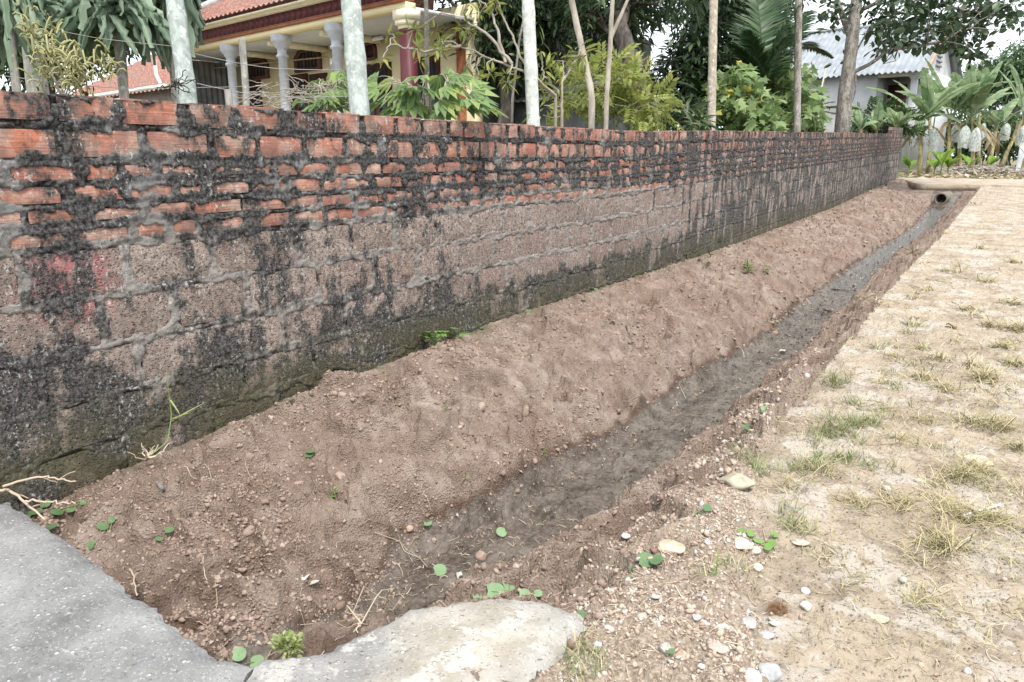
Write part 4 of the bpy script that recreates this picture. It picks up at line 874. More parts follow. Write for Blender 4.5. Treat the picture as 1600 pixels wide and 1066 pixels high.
shrub('sparse shrub with yellow leaves on long grey twigs before the maroon pillar', (870, 180, 6.4), [((868, 150, 6.3), (830, 118, 6.0), (780, 95, 5.9), (720, 72, 5.8), (690, 62, 5.8)), ((800, 100, 5.9), (760, 50, 5.9), (720, 30, 5.9), (690, 20, 5.9)), ((790, 98, 5.9), (770, 20, 5.9), (745, -5, 5.9)), ((830, 118, 6), (800, 60, 6.1), (770, -10, 6.1)), ((720, 72, 5.8), (660, 80, 5.8), (610, 70, 5.8))],
      [(x + rg.normal(0, 6), y + rg.normal(0, 5), 5.8 + rg.normal(0, .15)) for x, y in ((612, 55), (640, 55), (655, 72), (680, 45), (690, 65), (705, 52), (730, 50), (660, 92), (672, 88), (690, 78), (600, 90), (745, 20), (768, 8), (758, 105), (770, 118), (750, 125), (780, 118), (790, 135), (740, 118), (765, 10), (648, 42))], MG_YEL, LANCE, (.06, .12), 31, per=11, crad=.035)
tf = [(rg.uniform(880, 1040), 0, 8.5 + rg.normal(0, .25)) for _ in range(64)]
tf = [(x, 185 - rg.uniform(0, 1) ** .9 * (70 * math.exp(-((x - 955) / 62) ** 2) + 18), d_) for x, _, d_ in tf]
shrub('dense yellow-green shrub with feathery leaves behind the middle of the wall', (960, 190, 8.5), [((958, 180, 8.5), (950, 150, 8.5), (930, 125, 8.5)), ((958, 180, 8.5), (985, 150, 8.5), (1010, 140, 8.5)), ((958, 180, 8.5), (900, 165, 8.5), (880, 150, 8.5)), ((958, 180, 8.5), (965, 130, 8.5), (970, 100, 8.5))], tf, MG_YEL, PINN, (.15, .27), 32, per=4, crad=.16)
shrub('thin-leaved shrub right of the whitest palm trunk', (878, 185, 6.6), [((878, 180, 6.6), (878, 130, 6.6), (880, 95, 6.6)), ((878, 150, 6.6), (850, 120, 6.6), (845, 85, 6.6)), ((878, 130, 6.6), (900, 95, 6.6), (908, 75, 6.6))],
      [(845, 80, 6.6), (850, 98, 6.6), (880, 100, 6.6), (885, 112, 6.7), (905, 75, 6.6), (912, 85, 6.5), (845, 110, 6.6), (870, 95, 6.6), (850, 165, 6.6), (848, 180, 6.6), (860, 150, 6.7), (880, 160, 6.6), (900, 110, 6.6), (843, 128, 6.5)], MG_YEL, LANCE, (.08, .15), 33, per=10, crad=.10)
rg = np.random.default_rng(5)
def mound(x0, x1, y0, top, D, n): # pixel positions filling a rounded outline
    r = []
    for _ in range(n):
        x = rg.uniform(x0, x1); c = (x - (x0 + x1) / 2) / ((x1 - x0) / 2); r.append((x, y0 - rg.uniform(0, 1) * (y0 - top) * math.sqrt(max(0, 1 - c * c)), D + rg.normal(0, .3)))
    return r
shrub('pale green bushy shrub with lobed leaves between two palms behind the wall', (1165, 195, 11.6), [((1165, 190, 11.6), (1160, 150, 11.6), (1160, 125, 11.6)), ((1165, 190, 11.6), (1140, 170, 11.6), (1120, 160, 11.6))], mound(1096, 1212, 202, 112, 11.4, 170), MG_LIGHT, LOBED, (.10, .20), 34, per=5, crad=.17, droop=.5)
shrub('taller pale green shrub with lobed leaves left of the slender dark palm trunk', (1225, 195, 14.8), [((1225, 190, 14.8), (1222, 140, 14.8), (1218, 105, 14.8)), ((1225, 190, 14.8), (1250, 165, 14.8), (1262, 150, 14.8))], mound(1170, 1284, 204, 96, 14.8, 160), MG_LIGHT, LOBED, (.12, .24), 37, per=5, crad=.2, droop=.5)
shrub('low feathery green bush at the far end of the wall', (1370, 205, 25.), [((1370, 200, 25.), (1372, 185, 25.), (1375, 175, 25.)), ((1370, 200, 25.), (1390, 185, 25.), (1400, 180, 25.))], mound(1335, 1425, 206, 172, 25., 50), MG_MID, PINN, (.25, .42), 35, per=6, crad=.3)
shrub('dark leafy bush low behind the wall under the curved trunk', (1040, 195, 9.8), [((1040, 190, 9.8), (1045, 170, 9.8), (1050, 160, 9.8)), ((1040, 190, 9.8), (1010, 175, 9.8), (1000, 165, 9.8))], mound(995, 1100, 200, 155, 9.8, 46), MG_DARK, LANCE, (.14, .26), 36, per=7, crad=.18, droop=.4)
# cassava with hand-shaped leaves
def cassava(label, base, stems_, leaves_, seed, size):
    rng = np.random.default_rng(seed); bp = gy(P(*base)); t = thing('cassava_plant', label, 'plant', bp); g = G()
    for s_ in stems_: g.tube(spline([bp] + [P(*a) for a in s_], 12), np.linspace(.012, .006, 12), 7)
    tips = [P(*s_[-1]) for s_ in stems_]; L = np.array([P(*a) for a in leaves_])
    for i, c in enumerate(L): q = tips[int(np.argmin([np.linalg.norm(c - a) for a in tips]))]; g.tube(bend(q, c, 6, .1, i, .02), .0028, 5)
    part(g, 'stem', MB_PALE, t, True); n = len(L); d = rdir(rng, n) * .6 + (L - np.mean(tips, 0)) * 4; d[:, 2] = -.25
    e = np.array([0, 0, EYE]) - L; nz = UZ + .45 * unit(e) + rng.normal(size=(n, 3)) * .3
    g = G(); g.scatter(*PALMATE, L, d, nz, rng.uniform(*size, n)); part(g, 'leaves', MG_CAS, t)
cassava('cassava with hand-shaped leaves right of the thick grey-green palm trunk', (672, 178, 4.6), [[(672, 150, 4.6), (668, 128, 4.6)], [(690, 150, 4.6), (700, 130, 4.6)], [(640, 160, 4.6), (628, 132, 4.6)]],
        [(x + rg.normal(0, 4), y + rg.normal(0, 3), 4.6 + rg.normal(0, .12)) for x, y in ((592, 138), (610, 125), (600, 160), (622, 145), (640, 132), (636, 160), (655, 118), (650, 148), (668, 140), (672, 165), (690, 128), (688, 152), (705, 140), (712, 122), (722, 148), (735, 135), (728, 165), (700, 170), (640, 172), (610, 172), (745, 160), (750, 172), (660, 172), (685, 112), (700, 118), (600, 118), (580, 150), (625, 168), (655, 160), (715, 158), (738, 150), (645, 140))], 41, (.15, .23))
cassava('yellow-green cassava between two veranda columns left of the thick palm trunk', (520, 172, 4.9), [[(520, 150, 4.9), (525, 125, 4.9)], [(505, 160, 4.9), (500, 135, 4.9)]],
        [(x + rg.normal(0, 4), y + rg.normal(0, 3), 4.9 + rg.normal(0, .1)) for x, y in ((495, 125), (512, 118), (530, 115), (540, 130), (505, 145), (492, 150), (520, 140), (535, 150), (500, 168), (525, 165), (540, 120), (510, 130), (545, 145), (515, 150), (530, 128), (488, 140))], 42, (.14, .21))

# ---------------------------------------------------------------- drooping climbing cactus on posts, far left
def cactus(label, post_px, wpx, D, top_y, hang, seed):
    rng = np.random.default_rng(seed); b = P(post_px[0], post_px[1], D); base = gy(b); tp = P(post_px[0] + post_px[2], top_y, D)
    t = thing('dragon_fruit_cactus', label, 'cactus', base); g = G(); g.tube(np.linspace(base, tp, 12), wpx / 2 * D / F, 10, 0, True, .06, seed); part(g, 'post', MB_POST, t, True)
    g = G()
    for j in range(len(hang)):
        x, y, dd = hang[j]; q = P(x, y, D + dd); a = tp + rng.normal(size=3) * [.06, .06, .04]; n = 22; tt = np.linspace(0, 1, n)[:, None]
        mid = (a + q) / 2 + UZ * (abs(q[2] - a[2]) * .55 + .16) + rng.normal(size=3) * .05
        path = (1 - tt) ** 2 * a + 2 * tt * (1 - tt) * mid + tt ** 2 * q; path[1:] += rng.normal(size=(n - 1, 3)) * .006
        w = rng.uniform(.022, .042) * (1 - .5 * tt[:, 0] ** 4) * (1 + .22 * np.sin(np.arange(n) * 2.1)); T = unit(np.gradient(path, axis=0)); A = unit(np.cross(T, rdir(rng, 1)[0])); B = np.cross(T, A)
        R = []
        for k in range(6):                              # three thin wings round a core
            an = k * np.pi / 3; rr = w if k % 2 == 0 else w * .28; R.append(path + (A * math.cos(an) + B * math.sin(an)) * rr[:, None])
        R.append(R[0]); g.grid(np.array(R).transpose(1, 0, 2))
    part(g, 'stems', MG_CACT, t, False); return t
rg = np.random.default_rng(6)
cactus('climbing cactus drooping in a big mop from the dark central post', (184, 150, -2), 15, 5.4, 20, [(rg.uniform(70, 285), rg.uniform(25, 128) * (1 - abs(x_) * .3), rg.uniform(-.35, .45)) for x_ in rg.uniform(-1, 1, 120)], 51)
cactus('climbing cactus hanging from the leftmost post at the edge of the picture', (12, 140, -4), 13, 5.0, -15, [(rg.uniform(-60, 75), rg.uniform(10, 118), rg.uniform(-.3, .4)) for _ in range(46)], 52)
cactus('climbing cactus with long strands beside the slim pale palm trunk', (262, 150, 0), 11, 5.5, -20, [(rg.uniform(225, 325), rg.uniform(5, 105), rg.uniform(-.35, .2)) for _ in range(34)], 53)
cactus('climbing cactus over the thick pale stump on the left', (46, 140, 0), 32, 6.2, 30, [(rg.uniform(20, 150), rg.uniform(20, 85), rg.uniform(-.3, .3)) for _ in range(40)], 54)
# flowering amaranth
rng = np.random.default_rng(61); bp = gy(P(95, 150, 4.7)); t = thing('amaranth', 'flowering yellow-green amaranth with curly spikes in front of the cactus', 'plant', bp); g = G(); g2 = G(); g3 = G()
for (x, y) in ((45, 45), (75, 62), (100, 80), (90, 100), (120, 105), (72, 95), (105, 125), (80, 125), (130, 130), (160, 100)):
    q = P(x, y, 4.7 + rng.normal(0, .08)); g.tube(bend(P(98, 152, 4.7), q, 10, .12, x), np.linspace(.006, .0025, 10), 6)
    for k in range(26):
        a = q + rng.normal(size=3) * [.035, .035, .05]; d_ = rdir(rng, 1)[0] * .06 + np.array([0, 0, .03]); p4 = [a, a + d_ * .6 + UZ * .015, a + d_ * 1.1 + UZ * .006, a + d_ * 1.4 - UZ * .018]
        g2.tube(p4, [.005, .0062, .005, .002], 5, 0)
n_ = 34; pp = np.array([P(rng.uniform(50, 150), rng.uniform(85, 150), 4.72) for _ in range(n_)]); g3.scatter(*BROAD, pp, rdir(rng, n_) - [0, 0, .4], UZ + rng.normal(size=(n_, 3)) * .4, rng.uniform(.04, .09, n_))
g.tube([bp, P(98, 152, 4.7)], .008, 7); part(g, 'stem', MB_PALE, t, True); part(g2, 'flower_spikes', MG_AMAR, t); part(g3, 'leaves', MG_MID, t)

# ---------------------------------------------------------------- fence stakes, wires and the bundle of dead twigs
for x, y0, y1, D, wp, lab in ((380, 62, 162, 4.9, 11, 'grey wooden stake with a tied top left of the first veranda column'), (520, 92, 168, 5.2, 7, 'short pale stake behind the yellow-green cassava'), (370, 140, 165, 4.7, 12, 'stubby broken stake leaning by the grey stake')):
    b = P(x, y1, D); tp = P(x - 2 if y1 - y0 > 50 else x - 14, y0, D); g = G(); g.tube(bend(gy(b), tp, 12, .02, x), np.linspace(1.05, .95, 12) * wp / 2 * D / F, 9, 0, True, .08, x)
    tag(g.build('fence_stake', MB_POST, smooth=True), lab, 'stake', 'stakes behind the wall')
MWIRE = plain('dull_wire', (.30, .29, .28), .5)
for a, b, lab in (((-20, 18, 5.), (300, 75, 4.9), 'upper thin wire crossing the hanging cactus stems'), ((280, 78, 4.7), (560, 110, 4.4), 'thin wire sagging across the veranda between palm trunks'), ((0, 118, 4.8), (380, 135, 4.8), 'lower thin wire along the cactus posts'), ((296, 128, 4.6), (560, 150, 4.3), 'thin wire just above the wall before the veranda')):
    g = G(); g.tube(bend(P(*a), P(*b), 14, .02, 3, -.04), .0022, 5); tag(g.build('wire', MWIRE), lab, 'wire', 'fence wires')
rng = np.random.default_rng(62); g = G()
for k in range(85):
    x, y = rng.uniform(395, 560), rng.uniform(128, 168); a = P(x, y, 4.75 + rng.normal(0, .1)); d_ = np.array([RT[0], RT[1], 0]) * rng.uniform(-.25, .25) + rng.normal(size=3) * [.03, .03, .05]
    g.tube(bend(a, a + d_, 7, .5, k), np.linspace(.003, .0012, 7), 4)
tag(g.build('dead_twigs', plain('dead_twig_grey', (.36, .32, .28), .9)), 'tangle of dry grey twigs caught on the fence before the veranda', 'twigs')
g = G(); rng = np.random.default_rng(63)
for k in range(16):
    a = P(272 + rng.normal(0, 5), 131 + rng.normal(0, 5), 4.4); g.tube(bend(a, a + rdir(rng, 1)[0] * rng.uniform(.05, .16), 7, .6, k), .003, 5)
tag(g.build('rope_knot', plain('dark_rope', (.04, .035, .03), .9)), 'dark knot of rope tied round the slim pale palm trunk', 'rope')

# ---------------------------------------------------------------- big-leaved tree on the right
D = 17.; b0 = P(1318, 195, D)
rngj = np.random.default_rng(71); t = thing('jackfruit_tree', 'grey-trunked tree with big dark leaves reaching over the grey house', 'tree', gy(b0)); g = G()
g.tube(spline([gy(b0), P(1318, 180, D), P(1321, 140, D), P(1327, 100, D), P(1333, 50, D), P(1338, 0, D), P(1340, -50, D)], 36), np.interp(np.linspace(0, 1, 36), [0, .4, 1], [.18, .15, .12]), 14, 0, True, .04, 1)
limbs = [([(1329, 60, D), (1318, 30, D), (1308, 0, D), (1300, -40, D)], .075, .05), ([(1331, 114, D), (1360, 100, D - .2), (1390, 78, D - .3), (1440, 72, D - .5), (1480, 62, D - .6), (1500, 48, D - .7)], .05, .015), ([(1337, 20, D), (1380, 0, D), (1420, -20, D)], .05, .03),
         ([(1335, 85, D), (1355, 50, D), (1380, 30, D)], .025, .01), ([(1337, 115, D - .1), (1337, 140, D - .1), (1332, 160, D - .1)], .02, .01), ([(1390, 78, D - .3), (1400, 95, D - .3), (1380, 100, D - .3)], .012, .006), ([(1440, 0, D), (1500, 15, D), (1560, 25, D), (1595, 20, D)], .04, .012)]
for L, r0, r1 in limbs: g.tube(spline([P(*q) for q in L], 18), np.linspace(r0, r1, 18), 8)
cl = []
for x, y, rx, ry, k in ((1400, 10, 60, 30, 44), (1470, 20, 60, 40, 60), (1540, 20, 45, 24, 30), (1500, 60, 26, 26, 26), (1420, 50, 36, 20, 22), (1370, 45, 24, 22, 16), (1385, 72, 14, 10, 7), (1590, 28, 20, 14, 9), (1305, 30, 14, 22, 10), (1320, 5, 22, 12, 10), (1516, 84, 16, 12, 12), (1440, 70, 20, 8, 8), (1560, 10, 40, 18, 16), (1313, 98, 6, 5, 2), (1450, -20, 120, 20, 40)):
    for _ in range(k): a = rngj.uniform(0, 6.28); r_ = math.sqrt(rngj.random()); cl.append(P(x + rx * r_ * math.cos(a), y + ry * r_ * math.sin(a), D + rngj.normal(0, .7)))
cl = np.array(cl); src = np.concatenate([spline([P(*q) for q in L], 12) for L, _, _ in limbs])
for i in range(0, len(cl), 2): g.tube(bend(src[np.argmin(np.linalg.norm(src - cl[i], axis=1))], cl[i], 6, .25, i), np.linspace(.014, .005, 6), 5)
part(g, 'trunk', MB_GREY, t, True); g = G(); clumps(g, rngj, cl, 5, .26, BROAD, (.15, .26), .35); part(g, 'crown', MG_JACK, t)
# hedge bushes closing the view behind the grove
for i, (x, D, lab) in enumerate(((1440, 40., 'dark hedge bush behind the left end of the banana grove'), (1495, 42., 'dark hedge bush behind the middle of the banana grove'), (1548, 43., 'dark hedge bush behind the right of the banana grove'), (1600, 44., 'dark hedge bush at the right edge behind the white tarpaulin'))):
    tree('hedge_bush', lab, [gy(P(x, 235, D)), P(x, 225, D), P(x, 205, D)], [.1, .08, .05], [(P(x, 212, D), (1.5, .9, 1.35), 100)], MG_MID, LANCE2, (.3, .5), 400 + i, per=16, crad=.5, cat='bush')
# far trees
for x, y, D, c, lab, sd_ in ((1590, 120, 48., [(1600, 110, 70, 44), (1575, 130, 40, 40), (1640, 90, 60, 40)], 'rounded far tree at the right edge beyond the banana plants', 81), (1520, 140, 60., [(1500, 140, 46, 24), (1540, 135, 30, 30)], 'hazy far tree between the grey house and the right edge', 82)):
    b = P(x, y, D); tree('broadleaf_tree', lab, [gy(b), P(x, y + 30, D), b], [.3, .25, .15], [(P(a, q, D), (rx * D / F, 1.5, ry * D / F), 90) for a, q, rx, ry in c], MG_FAR, LANCE2, (.35, .6), sd_, per=22, crad=.9)

# ---------------------------------------------------------------- banana grove
def banana_leaf(g, rng, a, dirn, L, wid, droop, mi=0, torn=.5):
    d_ = unit(np.asarray(dirn, float)); n = 20; tt = np.linspace(0, 1, n); hor = unit(d_ * [1, 1, 0] + 1e-6)
    path = a + d_ * tt[:, None] * L + (hor * .3 - UZ) * (tt[:, None] ** 2.1) * L * droop
    T = unit(np.gradient(path, axis=0)); sd_ = unit(np.cross(T, UZ) + 1e-6); up = np.cross(sd_, T); w = wid * np.sin(np.pi * np.clip(tt * .93 + .06, 0, 1)) ** .55 * (tt > .16)
    g.tube(path, np.linspace(.022, .004, n), 5, 2)
    for sg in (-1, 1):
        k = 2
        while k < n - 1:
            run = int(rng.integers(1, 4 if torn > .4 else 9)); e = min(n - 1, k + run); dz = rng.uniform(.0, .55) * torn; sh = rng.uniform(-.15, .15) * torn
            idx = np.arange(k, e + 1); inn = path[idx]; wv = np.maximum(w[idx], .004)[:, None]
            mid = inn + sd_[idx] * sg * wv * .55 + up[idx] * wv * (.14 - .25 * dz) ; out = inn + sd_[idx] * sg * wv * (1 - .25 * dz) + up[idx] * wv * (.08 - dz) + T[idx] * wv * (.25 + sh)
            g.grid(np.stack([inn, mid, out], 1) if sg > 0 else np.stack([out, mid, inn], 1), mi); k = e
def banana(label, x, yb, D, hpx, leaves_, seed, r=.075, lean=0, dry=2, group='banana plants'):
    rng = np.random.default_rng(seed); base = P(x, yb, D); base = np.array([base[0], base[1], float(gz(base[1])) + .0]); tp = P(x + lean, hpx, D); t = thing('banana_plant', label, 'banana plant', base, group)
    g = G(); g.tube(spline([base - UZ * .1, base * .6 + tp * .4 + rng.normal(size=3) * .03, tp], 14), np.linspace(r * 1.25, r * .7, 14), 10, 0, True, .05, seed); part(g, 'stem', MB_BAN, t, True)
    g = G()
    for (az, el, L, dr) in leaves_:
        v = RT * math.cos(az) * math.cos(el) + np.array([FW[0], FW[1], 0]) * math.sin(az) * math.cos(el) + UZ * math.sin(el); banana_leaf(g, rng, tp - UZ * .05, v, L, .215 * min(1.15, L / 1.6), dr, 0, rng.uniform(.4, 1.0))
    for k in range(dry): a = rng.uniform(0, 6.28); banana_leaf(g, rng, tp - UZ * .2, RT * math.cos(a) + np.array([FW[0], FW[1], 0]) * math.sin(a) + UZ * .1, rng.uniform(.6, 1.0), .10, 1.2, 1, .9)
    part(g, 'leaves', [MG_BAN, MG_BANDRY, MG_BANDRY if False else MG_BAN], t); return tp
rb = np.random.default_rng(91)
def fan(n, L=(1.2, 1.9)): return [(rb.uniform(0, 6.28), rb.uniform(.75, 1.42), rb.uniform(*L) * 1.55, rb.uniform(.18, .5)) for _ in range(n)]
banana('banana plant with a tall torn leaf rising left of the bagged bunches', 1345, 250, 22., 202, fan(3, (.45, .7)) + [(1.7, 1.1, 1.6, .35), (.4, .8, 1.2, .5)], 1, dry=0)
banana('banana plant leaning at the wall end, its broad leaf bent over the wall', 1437, 272, 26.5, 190, [(3.2, .6, 1.9, .55), (2.6, .9, 2.0, .5), (.3, .9, 1.7, .5), (-1.2, .7, 1.6, .7), (4.2, .5, 1.4, .8)] + fan(3), 2, lean=3)
banana('banana plant with slanting stem beside the leftmost net bag', 1449, 272, 27.5, 188, [(.7, 1.1, 2.2, .3), (3.0, .7, 1.9, .6)] + fan(5), 3, lean=4)
banana('banana plant with the tallest leaf fan in the middle of the grove', 1484, 268, 29., 182, [(.9, 1.1, 2.4, .3), (2.3, 1.15, 2.3, .3), (0, .6, 2, .6), (3.4, .6, 2.0, .6)] + fan(5, (1.4, 2.1)), 4)
banana('banana plant hung with two net bags', 1502, 266, 30., 186, fan(8, (1.3, 2.2)), 5, lean=-3)
banana('banana plant with a yellow dying leaf in the grove', 1520, 264, 28.5, 184, fan(7, (1.3, 2.1)) + [(1.2, 1.2, 2.3, .25)], 6, dry=4)
banana('banana plant with a broken bent top', 1545, 262, 30., 200, fan(4, (.9, 1.5)), 7, lean=12, dry=5)
banana('banana plant leaning outward at the right edge of the picture', 1562, 262, 31., 188, [(.1, .5, 2.0, .5), (.4, .8, 2.1, .5), (2.9, .7, 2.0, .5)] + fan(5, (1.4, 2.2)), 8, lean=36)
banana('banana plant behind the corner of the grey house', 1402, 255, 24., 200, fan(6, (.5, .85)), 9, dry=1)
banana('small banana plant behind the low feathery bush', 1370, 240, 22.5, 203, fan(5, (.45, .7)), 10, dry=0, r=.05)
banana('banana plant far back in the grove under the hazy tree', 1530, 262, 36., 176, fan(9, (1.5, 2.3)), 11)
banana('banana plant at the right edge behind the leaning one', 1600, 264, 33., 180, fan(9, (1.5, 2.2)), 12)
# fruit bunches wrapped in white net bags
n = N('white_net_bag'); n.fin(n.mix(n.noise(30, 4), (.62, .68, .68), (.85, .88, .87)), .35)
n.put(n.b.inputs['Alpha'], n.mr(n.noise(22, 4, .6, n.scl(n.pos(), (1, 1, .5))), .25, .65, .18, .62)); MBAG = n.m
MBUN = plain('green_bananas', (.12, .17, .05), .6)
for i, (x, y, D, wpx, hpx, lab) in enumerate(((1456, 219, 26.3, 20, 36, 'brightest white net bag on the nearest banana bunch'), (1433, 213, 26.8, 17, 28, 'net bag on the leftmost banana bunch, half hidden by a leaf'), (1507, 214, 28.2, 17, 34, 'plump net bag hanging right of the grove centre'), (1524, 218, 28., 16, 36, 'net bag with a yellow leaf over it'), (1492, 208, 29.5, 12, 28, 'slim net bag behind the plump one'), (1597, 212, 30., 15, 30, 'net bag cut by the right edge of the picture'), (1571, 206, 31., 14, 26, 'faint net bag under the leaning banana plant'), (1535, 208, 31, 10, 30, 'narrow net bag behind the yellow leaf'))):
    c = P(x, y, D); R_ = wpx / 2 * D / F; Hh = hpx * D / F; t = thing('fruit_bag', lab, 'bag', c, 'bagged banana bunches'); g = G(); th = np.linspace(0, 2 * np.pi, 17); rr = []
    rs = np.random.default_rng(i)
    for q, s_ in ((.5, .12), (.46, .3), (.36, .62), (.2, .85), (0, .98), (-.2, 1.02), (-.38, .95), (-.5, .9)):
        w_ = 1 + .12 * np.sin(th * 3 + i + q * 4) + .05 * np.sin(th * 7 + q * 9); rr.append(c + UZ * (q * Hh + .02 * np.sin(th * 4 + i) * (q < -.4))[:, None] if False else c + np.stack([np.cos(th) * R_ * s_ * w_, np.sin(th) * R_ * s_ * w_, q * Hh + .03 * np.sin(th * 4 + i) * (q < -.45)], -1))
    g.grid(np.array(rr)); part(g, 'net', MBAG, t, True); g = G(); k = 60; a = rs.uniform(0, 6.28, k); zz = rs.uniform(-.36, .3, k) * Hh
    g.scatter(np.array([(0, 0, .12), (0, .12, -.06), (0, -.12, -.06), (.6, 0, .16), (.6, .13, -.02), (.6, -.13, -.02), (1, 0, .14)]), [(0, 1, 4), (0, 4, 3), (1, 2, 5), (1, 5, 4), (2, 0, 3), (2, 3, 5), (3, 4, 6), (4, 5, 6), (5, 3, 6)], c + np.stack([np.cos(a) * R_ * .3, np.sin(a) * R_ * .3, zz], -1), np.stack([np.cos(a), np.sin(a), a * 0 + .5], -1), np.tile(UZ, (k, 1)), np.full(k, R_ * .6))
    g.tube([c + UZ * Hh * .95, c - UZ * Hh * .4], .02, 6); part(g, 'bunch', MBUN, t)
# young suckers
for i, (x, y, D, s_, lab) in enumerate(((1421, 268, 26., .9, 'small bright banana sprout right beside the wall end'), (1470, 270, 25.8, 1.25, 'tallest bright banana sprout below the brightest net bag'), (1481, 268, 26.5, .95, 'bright banana sprout leaning right of the tallest sprout'), (1513, 262, 28., 1.1, 'bright banana sprout under the plump net bag'), (1547, 258, 29.5, .95, 'bright banana sprout at the right of the grove'), (1460, 268, 27., .8, 'bright banana sprout between two brown stems'))):
    b = P(x, y, D); b[2] = float(gz(b[1])); t = thing('banana_sprout', lab, 'sprout', b, 'banana sprouts'); g = G(); g.tube([b - UZ * .05, b + UZ * .35 * s_], [.03, .018], 8); part(g, 'stem', MG_SPROUT, t, True); g = G(); rs = np.random.default_rng(i + 7)
    for k in range(5): a = rs.uniform(0, 6.28); banana_leaf(g, rs, b + UZ * .3 * s_, (math.cos(a) * .6, math.sin(a) * .6, rs.uniform(.6, 1.6)), rs.uniform(.5, .8) * s_, .13, .3, 0, .1)
    part(g, 'leaves', [MG_SPROUT, MG_SPROUT, MG_SPROUT], t)
# heap of brushwood and dry leaves by the far road, pale sheet behind
rng = np.random.default_rng(95); g = G(); c0 = P(1532, 268, 28.); c0[2] = .5
for k in range(170):
    a = c0 + np.array([RT[0], RT[1], 0]) * rng.normal(0, .65) + HV * rng.normal(0, .35); a[2] = .52 + abs(rng.normal(0, .12)); d_ = np.array([RT[0], RT[1], 0]) * rng.normal(0, .5) + rng.normal(size=3) * [.15, .15, .06]; g.tube(bend(a, a + d_, 6, .3, k), np.linspace(.022, .008, 6), 5)
pp = c0 + RT * rng.normal(0, .75, (500, 1)) + HV * rng.normal(0, .4, (500, 1)); pp[:, 2] = .52 + np.abs(rng.normal(0, .10, 500)); g.scatter(*LANCE2, pp, rdir(rng, 500) * [1, 1, .3], UZ + rng.normal(size=(500, 3)) * .5, rng.uniform(.12, .3, 500))
tag(g.build('brushwood_heap', barkmat('bleached_brushwood', (.22, .19, .16), (.48, .44, .40))), 'heap of dry brushwood and leaves on the verge of the far road', 'brushwood')
g = G(); a = P(1588, 260, 33.); a[2] = .4; X_, Z_ = np.meshgrid(np.linspace(0, 1.8, 24), np.linspace(0, 1.5, 12)); g.grid(a + X_[..., None] * RT + UZ * Z_[..., None] + HV * (.08 * np.sin(X_ * 9) + .05 * Z_)[..., None])
o = g.build('white_sheet', plain('white_tarpaulin', (.66, .70, .74), .6, .08), smooth=True); sm = o.modifiers.new('thick', 'SOLIDIFY'); sm.thickness = .01; tag(o, 'white tarpaulin hung upright behind the rightmost banana stems', 'tarpaulin')
rng = np.random.default_rng(96); k = 2600; pp = np.stack([rng.uniform(-5.5, 3.5, k), rng.uniform(26.8, 38, k), np.zeros(k)], -1); pp[:, 2] = gz(pp[:, 1]) + .03
g = G(); g.scatter(*LANCE2, pp, rdir(rng, k) * [1, 1, .3], UZ + rng.normal(size=(k, 3)) * .4, rng.uniform(.12, .38, k)); tag(g.build('leaf_litter', leafmat('straw_litter', [(0, (.22, .17, .10)), (.6, (.42, .35, .24)), (1, (.55, .48, .36))], .1, .9)), 'straw-coloured leaf litter under the banana plants', 'litter', kind='stuff')
# ================================================================ SMALL THINGS ON THE GROUND
def ico(sub=0):
    import bmesh
    bm = bmesh.new(); bmesh.ops.create_icosphere(bm, subdivisions=sub + 1, radius=1); V = np.array([v.co[:] for v in bm.verts]); Fq = np.array([[v.index for v in f.verts] for f in bm.faces]); bm.free(); return V, Fq
ICO0, ICO1, ICO2 = ico(0), ico(1), ico(2)
def rough_ball(tpl, seed, amp=.25, flat=.75):
    V, Fq = tpl; r = np.random.default_rng(seed); V = V * (1 + amp * r.normal(size=(len(V), 1)).clip(-1.5, 1.5)); V[:, 2] *= flat; return V, Fq
def strew(g, rng, n, X0, X1, Y0, Y1, size, sel, tplset, sink=.25, mi=0):
    t = rng.uniform(0, 1, n * 3); Y = Y0 * (Y1 / Y0) ** t; X = rng.uniform(X0, X1, n * 3); k = rng.uniform(0, 1, n * 3) < sel(X, Y); X, Y = X[k][:n], Y[k][:n]; m_ = len(X)
    s_ = size[0] * (size[1] / size[0]) ** (rng.uniform(0, 1, m_) ** 2.2); Z = height(X, Y) + s_ * sink
    part_ = rng.integers(0, len(tplset), m_)
    for j, tp in enumerate(tplset):
        q = part_ == j; c = int(q.sum())
        if c: g.scatter(*tp, np.stack([X[q], Y[q], Z[q]], -1), rdir(rng, c), UZ + rng.normal(size=(c, 3)) * .5, s_[q][:, None] * rng.uniform(.45, 1.35, (c, 3)), mi)
    return m_
n = N('earth_crumb'); c = n.ramp(n.island(), [(0, (.22, .16, .126)), (.5, (.30, .225, .183)), (.9, (.35, .275, .228)), (1, (.42, .345, .295))]); wz = n.noise(3, 3)
MCRUMB = n.fin(n.mix(n.mr(n.noise(2, 4), .45, .65, 0, .4), c, (.19, .125, .092)), .95, n.bump(n.noise(160, 4, .7), .6, .004))
n = N('river_pebble'); c = n.ramp(n.island(), [(0, (.35, .27, .21)), (.4, (.41, .325, .26)), (.75, (.47, .39, .32)), (.88, (.40, .38, .36)), (.97, (.56, .52, .47)), (1, (.68, .66, .63))]); MPEB = n.fin(c, .8, n.bump(n.noise(120, 4, .7), .4, .003))
bankL = lambda X, Y: (X < XL(Y) - .04) * (.25 + .75 * sst(-.15, .3, fbm(X * 2.1, Y * 2.1, 3, 120)))
CR = [rough_ball(ICO0, i, .34, .7) for i in range(8)]
g = G(); rng = np.random.default_rng(201)
strew(g, rng, 13500, -2.75, -1.5, .95, 2.6, (.002, .010), bankL, CR)
strew(g, rng, 5200, -2.75, -1.5, 2.6, 7, (.004, .015), bankL, CR)
strew(g, rng, 1800, -2.75, -1.3, 7, 22, (.010, .028), bankL, CR)
